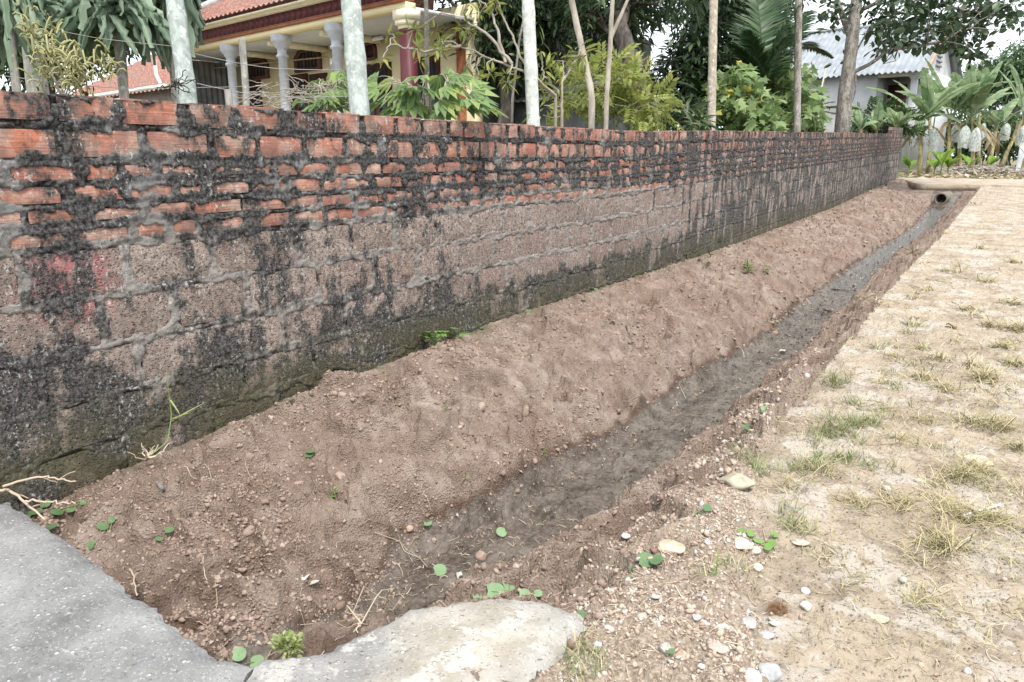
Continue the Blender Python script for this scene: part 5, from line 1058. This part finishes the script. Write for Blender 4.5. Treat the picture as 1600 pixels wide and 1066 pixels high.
strew(g, rng, 1500, -2., -1.1, 1.5, 9, (.003, .012), lambda X, Y: (np.minimum(np.abs(X - XL(Y)), np.abs(X - XR(Y))) < .07) * .9, CR)
strew(g, rng, 3600, -1.5, -.6, 1.3, 7, (.004, .014), lambda X, Y: (X > XR(Y) + .03) * (X < XE(Y) + .02) * .9, CR)
CL = [rough_ball(ICO1, 60 + i, .24, .7) for i in range(6)]
strew(g, rng, 120, -2.7, -1.6, 1.0, 2.8, (.010, .022), bankL, CR + CL, -.25)
strew(g, rng, 110, -2.7, -1.6, 2.8, 9, (.015, .034), bankL, CR + CL, -.3)
tag(g.build('soil_crumbs', MCRUMB), 'loose crumbs and clods of red-brown earth on the ditch banks', 'soil', kind='stuff')
g = G(); PB = [rough_ball(ICO1 if i < 1 else ICO0, 20 + i, .12 if i < 1 else .3, .6) for i in range(8)]
gm = lambda X, Y: gravel_mask(X, Y) * (X > XE(Y) - .22) * (.3 + .7 * sst(-.3, .2, fbm(X * 4, Y * 4, 3, 72)))
strew(g, rng, 6500, -.95, -.2, 1.2, 2.5, (.0022, .008), gm, PB, .15)
strew(g, rng, 260, -.95, -.2, 1.25, 2.3, (.007, .0125), gm, PB, .35)
strew(g, rng, 700, -.95, -.4, 2.5, 5, (.005, .016), gm, PB, .3)
strew(g, rng, 500, -.65, .6, 1.4, 5, (.004, .013), lambda X, Y: .5 * sst(-.1, .4, fbm(X * 3, Y * 3, 3, 73)), PB, .15)
tag(g.build('gravel', MPEB), 'small pebbles and gravel between the pale slab and the road', 'gravel', kind='stuff')

# fibres: dry roots and straw
def fibres(name, label, n, sel, X0, X1, Y0, Y1, L, mat, seed, rad=.0011):
    rng = np.random.default_rng(seed); g = G(); t = rng.uniform(0, 1, n * 4); Y = Y0 * (Y1 / Y0) ** t; X = rng.uniform(X0, X1, n * 4); k = rng.uniform(0, 1, n * 4) < sel(X, Y); X, Y = X[k][:n], Y[k][:n]
    k = len(X); l = rng.uniform(*L, (k, 1)); s_ = np.linspace(0, 1, 6)[None]; an = rng.uniform(0, 6.28, (k, 1)) + rng.normal(0, 1.2, (k, 1)) * s_
    px = X[:, None] + np.cumsum(np.cos(an), 1) * l / 6; py = Y[:, None] + np.cumsum(np.sin(an), 1) * l / 6; pz = height(px, py) + .002 + rng.uniform(0, .012, (k, 1)) * np.sin(s_ * np.pi)
    for i in range(k): g.tube(np.stack([px[i], py[i], pz[i]], -1), np.linspace(1, .5, 6) * rad * rng.uniform(.7, 1.6) * max(1, Y[i] / 2.5), 4, 0, False)
    return tag(g.build(name, mat), label, 'roots' if 'root' in name else 'debris', kind='stuff')
n = N('pale_root_fibre'); MROOT = n.fin(n.ramp(n.island(), [(0, (.26, .18, .12)), (.5, (.45, .36, .27)), (1, (.62, .54, .44))]), .8)
n = N('wet_debris'); MDEB = n.fin(n.ramp(n.island(), [(0, (.02, .016, .014)), (.55, (.06, .05, .04)), (.85, (.28, .24, .19)), (1, (.5, .46, .4))]), .5)
fibres('root_fibres', 'pale dry root fibres strewn over the ditch banks', 520, lambda X, Y: np.where(X > XR(Y), .9, .22) * ((X < XL(Y) + .02) | (X > XR(Y) - .02)), -2.7, -.55, 1.0, 9, (.03, .11), MROOT, 211)
fibres('mud_debris', 'dark twigs and leaf scraps lying in the ditch mud', 520, lambda X, Y: ((X > XL(Y)) & (X < XR(Y))) * 1., -2.0, -1.0, 1.25, 12, (.01, .05), MDEB, 212, .0012)
fibres('road_straw', 'short dry straws and stalks strewn on the road and its dusty edge', 420, lambda X, Y: (X > XE(Y)) * (.35 + .65 * gravel_mask(X, Y)), -.85, .5, 1.3, 9, (.02, .09), MROOT, 214)
fibres('mud_litter', 'pale stalk scraps in the nearest ditch mud', 160, lambda X, Y: ((X > XL(Y)) & (X < XR(Y))) * 1., -2.0, -1.1, 1.5, 2.8, (.01, .06), MROOT, 215, .0014)
rng = np.random.default_rng(213); k = 1500; Y = 1.3 * (16 / 1.3) ** rng.uniform(0, 1, k); X = XL(Y) + (XR(Y) - XL(Y)) * rng.uniform(-.05, 1.05, k); g = G()
g.scatter(*LANCE2, np.stack([X, Y, height(X, Y) + .003], -1), rdir(rng, k) * [1, 1, .15], UZ + rng.normal(size=(k, 3)) * .2, rng.uniform(.004, .016, k) * np.maximum(1, Y / 4)); tag(g.build('mud_scraps', MDEB), 'tiny wet leaf scraps scattered in the mud', 'debris', kind='stuff')

# ---------------------------------------------------------------- stones one can pick out
def stone(x, y, wp, hp, col, label, seed, flat=.5, name='stone', ang=.0, rough=.10, cat='stone'):
    c = hit(x, y + hp * .25); D = float((c - [0, 0, EYE]) @ FW); s_ = wp / 2 * D / F; V_, Fq = ICO2; r = np.random.default_rng(seed)
    cut = V_.copy()
    for _ in range(7):                                 # knock flat facets off a ball
        d_ = rdir(r, 1)[0]; lim = r.uniform(.62, .9); h_ = cut @ d_; cut = cut - np.maximum(h_ - lim, 0)[:, None] * d_
    cut *= 1 + rough * .5 * r.normal(size=(len(cut), 1)).clip(-1, 1) * .5; depth = min(1.0, hp / wp * 1.6)
    W = cut[:, :1] * RT * s_ + cut[:, 1:2] * np.array([FW[0], FW[1], 0]) / math.cos(PITCH) * s_ * depth + cut[:, 2:] * UZ * s_ * flat
    a = ang; R_ = np.array([[math.cos(a), -math.sin(a), 0], [math.sin(a), math.cos(a), 0], [0, 0, 1]]); o = np.array([c[0], c[1], c[2] + s_ * flat * .35])
    g = G(); g.add(W @ R_.T + o, Fq); n = N('stone_' + label.split()[0]); cc = n.mix(n.mr(n.noise(22, 6, .7), .35, .65), tuple(q * .72 for q in col), tuple(min(1, q * 1.18) for q in col)); cc = n.mix(n.mr(n.noise(70, 4, .7), .58, .7, 0, .5), cc, tuple(min(1, q * 1.5) for q in col))
    return tag(g.build(name, n.fin(cc, .85, n.bump(n.noise(70, 6, .7), .5, .004)), smooth=True, origin=o), label, cat, 'loose stones')
for i, a in enumerate(((1048, 848, 46, 34, (.50, .41, .30), 'flat sandy stone half sunk at the edge of the earth bank', .22), (1160, 846, 36, 24, (.60, .50, .40), 'cream flat stone beside the creeping green leaves', .3), (1178, 856, 22, 18, (.62, .54, .45), 'small cream chip touching the cream flat stone', .4),
        (1170, 968, 32, 23, (.40, .39, .37), 'flat grey stone lying in the gravel', .25), (1202, 1046, 38, 28, (.36, .37, .38), 'rounded blue-grey stone at the bottom edge of the gravel', .7), (1176, 1056, 36, 22, (.62, .56, .52), 'white and pink stone at the bottom edge, left of the blue-grey one', .6),
        (1040, 1010, 20, 18, (.42, .39, .35), 'round tan pebble stone near the broken tile', .8), (934, 1005, 13, 14, (.60, .59, .57), 'bright white pebble beside the pale slab', .8), (1122, 1008, 32, 20, (.52, .40, .34), 'pinkish flat stone in the middle of the gravel', .3), (1088, 963, 17, 11, (.56, .54, .51), 'white chip of stone left of the flat grey stone', .5),
        (1130, 980, 22, 13, (.50, .47, .43), 'pale oval pebble in front of the flat grey stone', .5), (1251, 845, 28, 13, (.56, .48, .38), 'pale stone sunk flat in the dusty road', .2), (1184, 885, 20, 14, (.62, .57, .48), 'pale stone with a dark crack below the creeping leaves', .5), (1385, 762, 13, 9, (.45, .42, .38), 'small grey stone on the open road', .6),
        (1436, 750, 15, 9, (.60, .56, .49), 'pale chip of stone on the open road right of the small grey one', .4), (1411, 906, 14, 9, (.44, .42, .38), 'small brownish stone on the road below the dry grass', .7), (1258, 922, 15, 11, (.60, .57, .54), 'pale stone at the border of gravel and road', .6), (978, 836, 15, 10, (.60, .61, .62), 'white scrap of stone on the ditch edge', .5),
        (1210, 972, 20, 9, (.54, .52, .48), 'flat white stone under the brown fibre ball', .3), (1258, 944, 22, 20, (.52, .47, .43), 'pinkish-grey stone right of the brown fibre ball', .6), (1104, 975, 12, 12, (.58, .54, .49), 'small round stone between the white chip and the pale oval one', .8),
        (1195, 990, 34, 15, (.36, .36, .36), 'dark grey shard among the gravel', .2), (1370, 960, 36, 20, (.50, .42, .32), 'flat stone sunk in the road near the bottom right', .12), (1530, 712, 44, 30, (.50, .43, .34), 'broad pale stone sunk flat in the road at the right edge', .1), (752, 868, 22, 14, (.30, .22, .18), 'brown clod lying in the ditch mud', .7), (640, 824, 13, 15, (.40, .29, .23), 'pale clod resting low on the left bank', .8))):
    stone(a[0], a[1], a[2], a[3], a[4], a[5], i + 300, a[6])
stone(1150, 748, 62, 30, (.34, .31, .235), 'mossy squared stone jutting from the road edge over the ditch', 350, .35, rough=.05)
o = stone(1062, 1017, 22, 18, (.48, .28, .20), 'broken terracotta tile shard in the gravel', 351, .15, 'tile_shard', .5, .02, 'tile shard')
c = hit(1215, 955); rng = np.random.default_rng(220); g = G(); k = 900; d_ = rdir(rng, k); d_[:, 2] = np.abs(d_[:, 2]) * .8
g.scatter(np.array([(0, -.5, 0), (0, .5, 0), (1, 0, 0)]), [(0, 1, 2)], c + d_ * .013, d_ + rng.normal(size=(k, 3)) * .9, rdir(rng, k), np.stack([rng.uniform(.012, .026, k), np.full(k, .0016), np.ones(k)], -1)); g.scatter(*rough_ball(ICO1, 5), [c + UZ * .004], [(1, 0, 0)], [(0, 0, 1)], [.017])
tag(g.build('fibre_ball', plain('brown_husk_fibre', (.36, .22, .13), .95, .3)), 'small brown ball of husk fibre on the gravel', 'husk')

# ---------------------------------------------------------------- grass on the road
BLADE = (np.array([(0, -.5, 0), (0, .5, 0), (.4, -.45, .12), (.4, .45, .12), (.75, -.28, .13), (.75, .28, .13), (1, 0, .06)], float), [(0, 2, 1), (1, 2, 3), (2, 4, 3), (3, 4, 5), (4, 6, 5)])
n = N('dry_straw_grass'); MDRY = n.fin(n.ramp(n.island(), [(0, (.20, .17, .08)), (.5, (.36, .31, .17)), (.88, (.50, .44, .28)), (1, (.18, .21, .07))]), .8)
n = N('green_grass'); MGRS = n.fin(n.ramp(n.island(), [(0, (.08, .115, .04)), (.45, (.16, .20, .075)), (.7, (.28, .29, .13)), (1, (.45, .40, .24))]), .6)
def tuft(g, rng, x, y, n, L, el, spread, w=.0028, px=True):
    c = hit(x, y) if px else np.array([x, y, 0]); p = np.stack([c[0] + rng.normal(0, spread, n), c[1] + rng.normal(0, spread, n)], -1); z = height(p[:, 0], p[:, 1]); a = rng.uniform(0, 6.28, n); e = np.abs(rng.normal(el, .25, n))
    ax = np.stack([np.cos(a) * np.cos(e), np.sin(a) * np.cos(e), np.sin(e)], -1); l = rng.uniform(.4, 1, n) * L; sc_ = max(1, float(np.hypot(*c[:2])) / 3.2)
    g.scatter(*BLADE, np.column_stack([p, z + .001]), ax, UZ + rng.normal(size=(n, 3)) * .25, np.stack([l, np.full(n, w * sc_), l * rng.uniform(.3, 1.6, n)], -1))
rng = np.random.default_rng(231); g = G()
DRY = [(1480, 860, 46, .11), (1460, 850, 26, .09), (1440, 878, 16, .08), (1435, 945, 30, .06), (1470, 935, 12, .06), (1560, 815, 34, .10), (1520, 810, 40, .09), (1480, 800, 26, .09), (1500, 745, 60, .12), (1530, 735, 46, .10), (1465, 760, 26, .08), (1560, 665, 60, .12), (1520, 660, 36, .10), (1590, 700, 30, .1), (1400, 790, 26, .09), (1340, 788, 24, .10), (1380, 640, 20, .09), (1440, 590, 30, .10),
       (1480, 610, 34, .10), (1540, 590, 50, .12), (1580, 570, 50, .12), (1570, 545, 40, .12), (1520, 570, 26, .1), (1440, 545, 22, .10), (1470, 560, 26, .1), (1550, 510, 30, .12), (1590, 515, 36, .12), (1510, 485, 20, .12), (1580, 475, 24, .12), (1430, 510, 18, .09), (1460, 700, 20, .08), (1410, 690, 18, .08), (1450, 660, 22, .08), (1400, 560, 18, .09), (1380, 600, 22, .09), (1370, 470, 12, .1), (1450, 455, 10, .12), (1540, 440, 16, .14), (1490, 425, 10, .14), (1430, 395, 8, .16), (1530, 390, 10, .16), (1585, 410, 14, .16), (1300, 870, 14, .06), (1340, 905, 10, .06), (1290, 740, 26, .09), (1240, 760, 22, .08), (1260, 830, 10, .06), (1595, 880, 16, .08), (1590, 960, 10, .06), (1530, 1000, 8, .05)]
for x, y, k, L in DRY: tuft(g, rng, x, y, int(k * 2.6), L * 1.15, .22, .03 * max(1, L * 9))
for _ in range(60):                                 # matted clumps towards the right
    x, y = 1600 - abs(rng.normal(0, 130)), rng.uniform(400, 860)
    tuft(g, rng, x, y, int(rng.integers(14, 34)), .09, .18, .035, .0026)
for _ in range(300):
    x, y = rng.uniform(1180, 1600), rng.uniform(380, 1050)
    if x > 1250 + (y - 560) * .05 or y < 560: 
        if hit(x, y)[0] > -.66: tuft(g, rng, x, y, int(rng.integers(2, 7)), .05, .15, .03, .0022)
tag(g.build('dry_grass', MDRY), 'straw-coloured trampled grass tufts scattered over the road', 'grass', kind='stuff')
rng = np.random.default_rng(232); g = G()
GRN = [(1310, 672, 90, .10), (1290, 680, 90, .10), (1335, 665, 90, .10), (1360, 660, 70, .09), (1275, 690, 50, .09), (1300, 655, 40, .09), (1380, 652, 30, .07), (1310, 598, 60, .13), (1305, 605, 40, .10), (1270, 730, 80, .10), (1240, 735, 60, .09), (1290, 718, 50, .08), (1320, 720, 50, .08), (1350, 728, 36, .08), (1390, 735, 30, .08), (1180, 730, 60, .10), (1165, 715, 36, .09), (1195, 740, 40, .09), (1330, 632, 40, .08), (1350, 640, 26, .08), (1256, 622, 20, .06), (1230, 800, 26, .10), (1235, 820, 40, .08), (1245, 830, 26, .07), (1265, 860, 14, .05), (1160, 890, 22, .06), (1100, 895, 20, .06), (1400, 608, 20, .08), (1430, 640, 18, .08), (1390, 585, 20, .08), (1370, 545, 24, .10), (1420, 520, 20, .09), (1425, 508, 20, .10), (1400, 545, 18, .08), (1460, 580, 14, .08), (1210, 655, 16, .06), (1315, 540, 12, .05), (1325, 525, 10, .05), (1290, 365, 10, .1), (1478, 365, 8, .1), (1520, 320, 10, .12), (1155, 700, 16, .07), (1340, 690, 40, .08), (1540, 755, 24, .06), (1130, 880, 26, .05), (920, 1030, 30, .07), (900, 1055, 30, .07), (905, 1000, 20, .06)]
for x, y, k, L in GRN: tuft(g, rng, x, y, int(k * 1.3), L, .5, .028, .0022)
tag(g.build('green_grass', MGRS), 'patches of green grass along the left edge of the road', 'grass', kind='stuff')

# ---------------------------------------------------------------- weeds and single leaves
n = N('pennywort_leaf'); MPEN = n.fin(n.mix(n.noise(30, 3), (.09, .17, .075), (.24, .34, .19)), .5, n.bump(n.noise(60, 3), .2, .004))
n = N('fresh_weed_leaf'); MWEED = n.fin(n.mix(n.noise(18, 3), (.08, .17, .04), (.19, .31, .08)), .55)
n = N('dark_pennywort_leaf'); MPEN2 = n.fin(n.mix(n.noise(30, 3), (.045, .095, .04), (.13, .21, .09)), .5, n.bump(n.noise(60, 3), .2, .004))
MSTALK = plain('green_stalk', (.20, .26, .09), .6)
def penny(label, leaves_, seed, mat=None, stalk=True):
    """round-leaved creeping weed: every leaf on its own thin stalk"""
    rng = np.random.default_rng(seed); c = hit(leaves_[0][0], leaves_[0][1] + 10); t = thing('pennywort', label, 'weed', c)
    for (x, y, wp) in leaves_:
        h_ = hit(x, y + wp * .2); D = float((h_ - [0, 0, EYE]) @ FW); s_ = wp * .88 * D / F; q = h_ + UZ * s_ * rng.uniform(.25, .5); a = rng.uniform(0, 6.28); g = G()
        e = unit(np.array([0, 0, EYE]) - q); ax = RT * math.cos(a * .3) + np.array([FW[0], FW[1], 0]) * .3 * math.sin(a)
        g.scatter(*ROUND, [q - ax * s_ * .5], [ax], [UZ * .75 + e * .55 + rng.normal(size=3) * .12], [s_]); lf = part(g, 'leaf', mat or (MPEN if seed in (1, 2, 3, 6, 11, 17) else MPEN2), t, True)
        g = G(); b = c + (h_ - c) * .35; b[2] = float(height(b[0], b[1])) - .003; g.tube(bend(b, q - UZ * .001, 6, .2, seed, .004), .0013, 5); part(g, 'stalk', MSTALK, t)
    return t
penny('single round leaf lying on the mud halfway along the near ditch', [(790, 832, 20)], 1); penny('round leaf on a long stalk at the foot of the left bank', [(686, 892, 25)], 2)
penny('pennywort growing over the rim of the pale slab', [(796, 916, 28), (768, 926, 34), (815, 930, 22), (840, 930, 16), (752, 930, 18)], 3); penny('two-leaved pennywort at the left border of the gravel', [(1003, 880, 30), (1022, 872, 26), (985, 893, 12)], 4)
penny('pair of round leaves in the middle of the left bank', [(486, 706, 16), (481, 712, 14)], 5); penny('lone round leaf low on the left bank above the ditch mud', [(667, 819, 16)], 6); penny('round leaf with a yellow companion near the grey slab edge', [(168, 822, 19), (175, 815, 14)], 7)
penny('small round leaf close to the edge of the grey slab', [(147, 853, 18)], 8); penny('two dark round leaves among crumbs near the grey slab', [(264, 831, 17), (252, 842, 13)], 9); penny('round leaves on the right bank above the near ditch', [(1104, 797, 18), (1088, 802, 15)], 10)
penny('pale pennywort leaf at the road edge beside the middle ditch', [(1192, 641, 17)], 11); penny('dark pennywort leaf at the road edge, lower than the pale one', [(1172, 668, 16)], 12); penny('small round leaf in the gravel beside the tan pebble', [(1047, 1016, 17)], 13)
penny('round leaf at the right rim of the pale slab', [(907, 963, 18)], 14); penny('cluster of dark round leaves in the corner of wall and grey slab', [(60, 800, 22), (78, 822, 24), (95, 800, 20), (110, 798, 18), (45, 812, 20), (70, 790, 18), (130, 785, 12)], 15)
penny('creeping dark leaves between the cream stone and the road', [(1170, 835, 16), (1185, 842, 18), (1200, 848, 18), (1195, 856, 16), (1210, 838, 14), (1155, 828, 14)], 16, MWEED)
penny('leaves sprouting from the gap between the two slabs', [(374, 1026, 26), (398, 1036, 26), (405, 1050, 14)], 17); penny('small leaf pair at the wall foot left of the upright weed', [(455, 624, 10), (485, 616, 9)], 18); penny('leaf at the wall foot beyond the ferns', [(828, 487, 10), (752, 513, 10)], 19)
penny('pair of leaves at the wall foot further along', [(930, 453, 8), (915, 460, 8), (910, 468, 8)], 20)
def sprig(label, x, y, hpx, n, size, seed, tpl=LANCE, mat=None, name='weed'):
    c = hit(x, y); D = float((c - [0, 0, EYE]) @ FW); H_ = hpx * D / F; rng = np.random.default_rng(seed); t = thing(name, label, 'weed', c); tp = c + UZ * H_ + rng.normal(size=3) * H_ * [.15, .15, 0]; pt = bend(c - UZ * .01, tp, 10, .15, seed); g = G(); g.tube(pt, np.linspace(.0022, .001, 10), 5); part(g, 'stem', MSTALK, t)
    k = rng.integers(2, 10, n); d_ = rdir(rng, n); d_[:, 2] = np.abs(d_[:, 2]) * .5; g = G(); g.scatter(*tpl, pt[k], d_, UZ + rng.normal(size=(n, 3)) * .4, rng.uniform(.6, 1, n) * size * D / F); part(g, 'leaves', mat or MWEED, t)
sprig('upright leafy weed rooted at the wall foot', 545, 582, 42, 16, 16, 1); sprig('fern with feathery leaves at the wall foot', 672, 545, 26, 9, 38, 2, PINN, MWEED, 'fern'); sprig('smaller fern at the wall foot right of the larger one', 718, 530, 20, 6, 24, 3, PINN, MWEED, 'fern'); sprig('low sprig at the wall foot left of the ferns', 632, 556, 22, 9, 14, 4)
sprig('small leafy seedling in the middle of the near bank', 526, 780, 24, 12, 14, 5); sprig('tiny bright seedling near the dug ledge', 725, 752, 10, 6, 12, 6); sprig('thin green sprig on the gravel below the creeping leaves', 1118, 900, 34, 14, 12, 7, LANCE, MG_SPROUT); sprig('little seedling on the upper bank by the dug hollow', 700, 645, 12, 8, 10, 8)
sprig('weed tuft on the far bank under the wall', 1110, 415, 16, 12, 14, 9); sprig('low green weeds midway up the far bank', 1170, 425, 10, 18, 16, 10); sprig('tiny weed at the top of the near ditch wall', 850, 712, 10, 7, 9, 11); sprig('weed on the middle bank near the wall foot', 1195, 428, 8, 12, 12, 12)
# moss clump at the slab joint
c = PZ(445, 1012, .0); rng = np.random.default_rng(240); g = G(); k = 260; d_ = rdir(rng, k); d_[:, 2] = np.abs(d_[:, 2]); pp = c + d_ * rng.uniform(.2, 1, (k, 1)) * [.05, .03, .03] + [0, .01, -.01]; g.scatter(*BROAD, pp, d_ + rng.normal(size=(k, 3)) * .5, UZ + rng.normal(size=(k, 3)) * .6, rng.uniform(.008, .022, k))
tag(g.build('moss_clump', leafmat('yellow_green_moss', [(0, (.24, .30, .10)), (.6, (.40, .46, .20)), (1, (.54, .55, .32))], .3)), 'yellow-green moss clump on the rim between the two slabs', 'moss')
# grass stalk and its dead root at the wall
g = G(); pts = [PX(235, 712, -2.7), PX(262, 690, -2.68), PX(268, 650, -2.7), PX(263, 610, -2.7), PX(260, 572, -2.69)]; t = thing('grass_stalk', 'tall thin grass stalk leaning on the dark lower wall', 'grass stalk', pts[0]); g.tube(spline(pts, 20), np.linspace(.003, .0014, 20), 5); part(g, 'stem', MSTALK, t)
for a, b in (((268, 658), (325, 628)), ((266, 625), (282, 650)), ((263, 615), (259, 570)), ((268, 655), (300, 645))):
    p0, p1 = PX(*a, -2.7), PX(*b, -2.64); g = G(); g.scatter(*BLADE, [p0], [p1 - p0], [[.4, -.3, 1]], [[np.linalg.norm(p1 - p0), .007, .04]]); part(g, 'blade', MGRS, t)
g = G(); rng = np.random.default_rng(241); b = PX(232, 715, -2.7)
for k in range(12): d_ = rdir(rng, 1)[0]; d_[2] = abs(d_[2]) * .7; g.tube(bend(b, b + d_ * rng.uniform(.05, .12) + [.02, 0, 0], 7, .5, k), np.linspace(.0032, .0012, 7), 5)
part(g, 'dead_roots', MROOT, t)
# twigs in the left corner
for i, (pts, r_, lab) in enumerate(((((-20, 768, .06), (15, 765, .05), (45, 790, .03), (70, 812, .01)), .006, 'pale bent twig lying from the left edge onto the grey slab'), (((5, 760, .07), (60, 745, .10), (85, 747, .10), (118, 752, .10)), .0045, 'forked pale twig pointing right in the wall corner'), (((40, 783, .05), (80, 785, .06), (118, 787, .06)), .004, 'short pale twig below the forked one'), (((195, 868, -.12), (208, 900, -.08), (214, 930, -.02)), .0035, 'bare twig standing against the grey slab edge'))):
    q = spline([PZ(x, y, z) for x, y, z in pts], 16); q[1:-1] += np.random.default_rng(i).normal(size=(14, 3)) * .003; g = G(); g.tube(q, np.linspace(r_, r_ * .5, 16), 6)
    if i < 2: g.tube(bend(q[11], q[11] + RT * .06 + UZ * .03, 6, .3, i), r_ * .4, 5); g.tube(bend(q[6], q[6] + RT * .05 - UZ * .02, 6, .3, i + 4), r_ * .4, 5)
    tag(g.build('twig', MROOT, smooth=True), lab, 'twig', 'twigs by the slab')
g = G(); q = spline([hit(585, 836), hit(625, 850), hit(632, 866), hit(655, 875), hit(668, 890)], 18) + UZ * .012; g.tube(q, np.linspace(.002, .0012, 18), 5); g.tube(bend(q[9], hit(650, 845) + UZ * .02, 7, .3, 1), .0011, 5); tag(g.build('root', MROOT), 'branching pale root hanging on the near bank above the mud', 'root')
g = G(); q0 = hit(565, 985)
for k, (x, y) in enumerate(((550, 960), (575, 945), (540, 990), (590, 950), (610, 955), (560, 1000), (470, 985))): g.tube(bend(q0 + UZ * .02, hit(x, y) + UZ * .02, 9, .5, k), np.linspace(.002, .001, 9), 5)
tag(g.build('root', MROOT), 'pale forked roots dangling beside the rounded end of the pale slab', 'root')
def dead_leaf(label, x, y, wp, col, seed, name='dead_leaf'):
    c = hit(x, y); D = float((c - [0, 0, EYE]) @ FW); s_ = wp * D / F; rng = np.random.default_rng(seed); V_ = []; t = np.linspace(0, 1, 9)
    for v in np.linspace(-1, 1, 7): V_.append(np.stack([t - .5, v * .24 * np.sin(np.pi * t) ** .8, .12 * v * v + .10 * np.sin(t * 5 + v * 2 + seed) + .05 * v * np.sin(t * 9)], -1))
    a = rng.uniform(0, 6.28); W = np.array(V_) * s_; R_ = np.array([[math.cos(a), -math.sin(a), 0], [math.sin(a), math.cos(a), 0], [0, 0, 1]]); g = G(); g.grid(W @ R_.T + c + UZ * .12 * s_)
    n = N('leaf_' + str(seed)); m_ = n.fin(n.mix(n.noise(40, 4), tuple(q * .75 for q in col), col), .75); tag(g.build(name, m_, smooth=True), label, 'leaf', 'fallen leaves')
for i, a in enumerate((('curled pale grey dead leaf on the near bank', 487, 915, 30, (.50, .46, .41)), ('curled white dead leaf touching the pale grey one', 478, 905, 18, (.56, .53, .49)), ('yellow-brown dead leaf flat on the road', 1486, 513, 24, (.50, .36, .12)), ('pale crumpled leaf on the mud beside the pale slab', 718, 902, 20, (.50, .48, .44)), ('whitish scrap of leaf in the middle ditch mud', 1222, 552, 16, (.60, .58, .54)), ('pale leaf scraps in the ditch bend', 1292, 488, 18, (.52, .46, .38)), ('brown leaf in the far ditch water', 1335, 448, 12, (.40, .30, .22)), ('tan leaf floating in the far ditch', 1408, 388, 9, (.48, .38, .26)), ('pale curled leaf at the foot of the left bank', 713, 807, 12, (.52, .46, .40)), ('dry leaf on the far bank by the wall', 1085, 462, 9, (.46, .40, .33)))): dead_leaf(*a, seed=i + 11)
# drinking straw on the road, cut stump of a root in the bank
g = G(); g.tube([hit(1505, 807) + UZ * .004, hit(1562, 792) + UZ * .008], .0035, 10); tag(g.build('drinking_straw', plain('white_plastic', (.78, .76, .76), .4), smooth=True), 'thin white plastic straw lying on the road', 'straw')
for x, y, wd, lab in ((280, 782, 46, 'dark rotten stump end sticking out of the near bank'), (965, 505, 30, 'old rooted stump end sticking out of the bank under the wall')):
    c = hit(x, y); D = float((c - [0, 0, EYE]) @ FW); t = thing('root_stump', lab, 'stump', c)
    for k in range(6):
        a = c + RT * (k / 5 - .5) * wd * D / F; a[2] = float(height(a[0], a[1])) - .015; g = G(); g.tube(bend(a - UZ * .02, a + UZ * np.random.default_rng(k).uniform(.02, .04) - HV * .02, 6, .3, k), [.009, .009, .008, .008, .007, .006], 7, 0, True, .2, k); part(g, 'splinter', MB_DARK if k % 2 else MB_GREY, t)
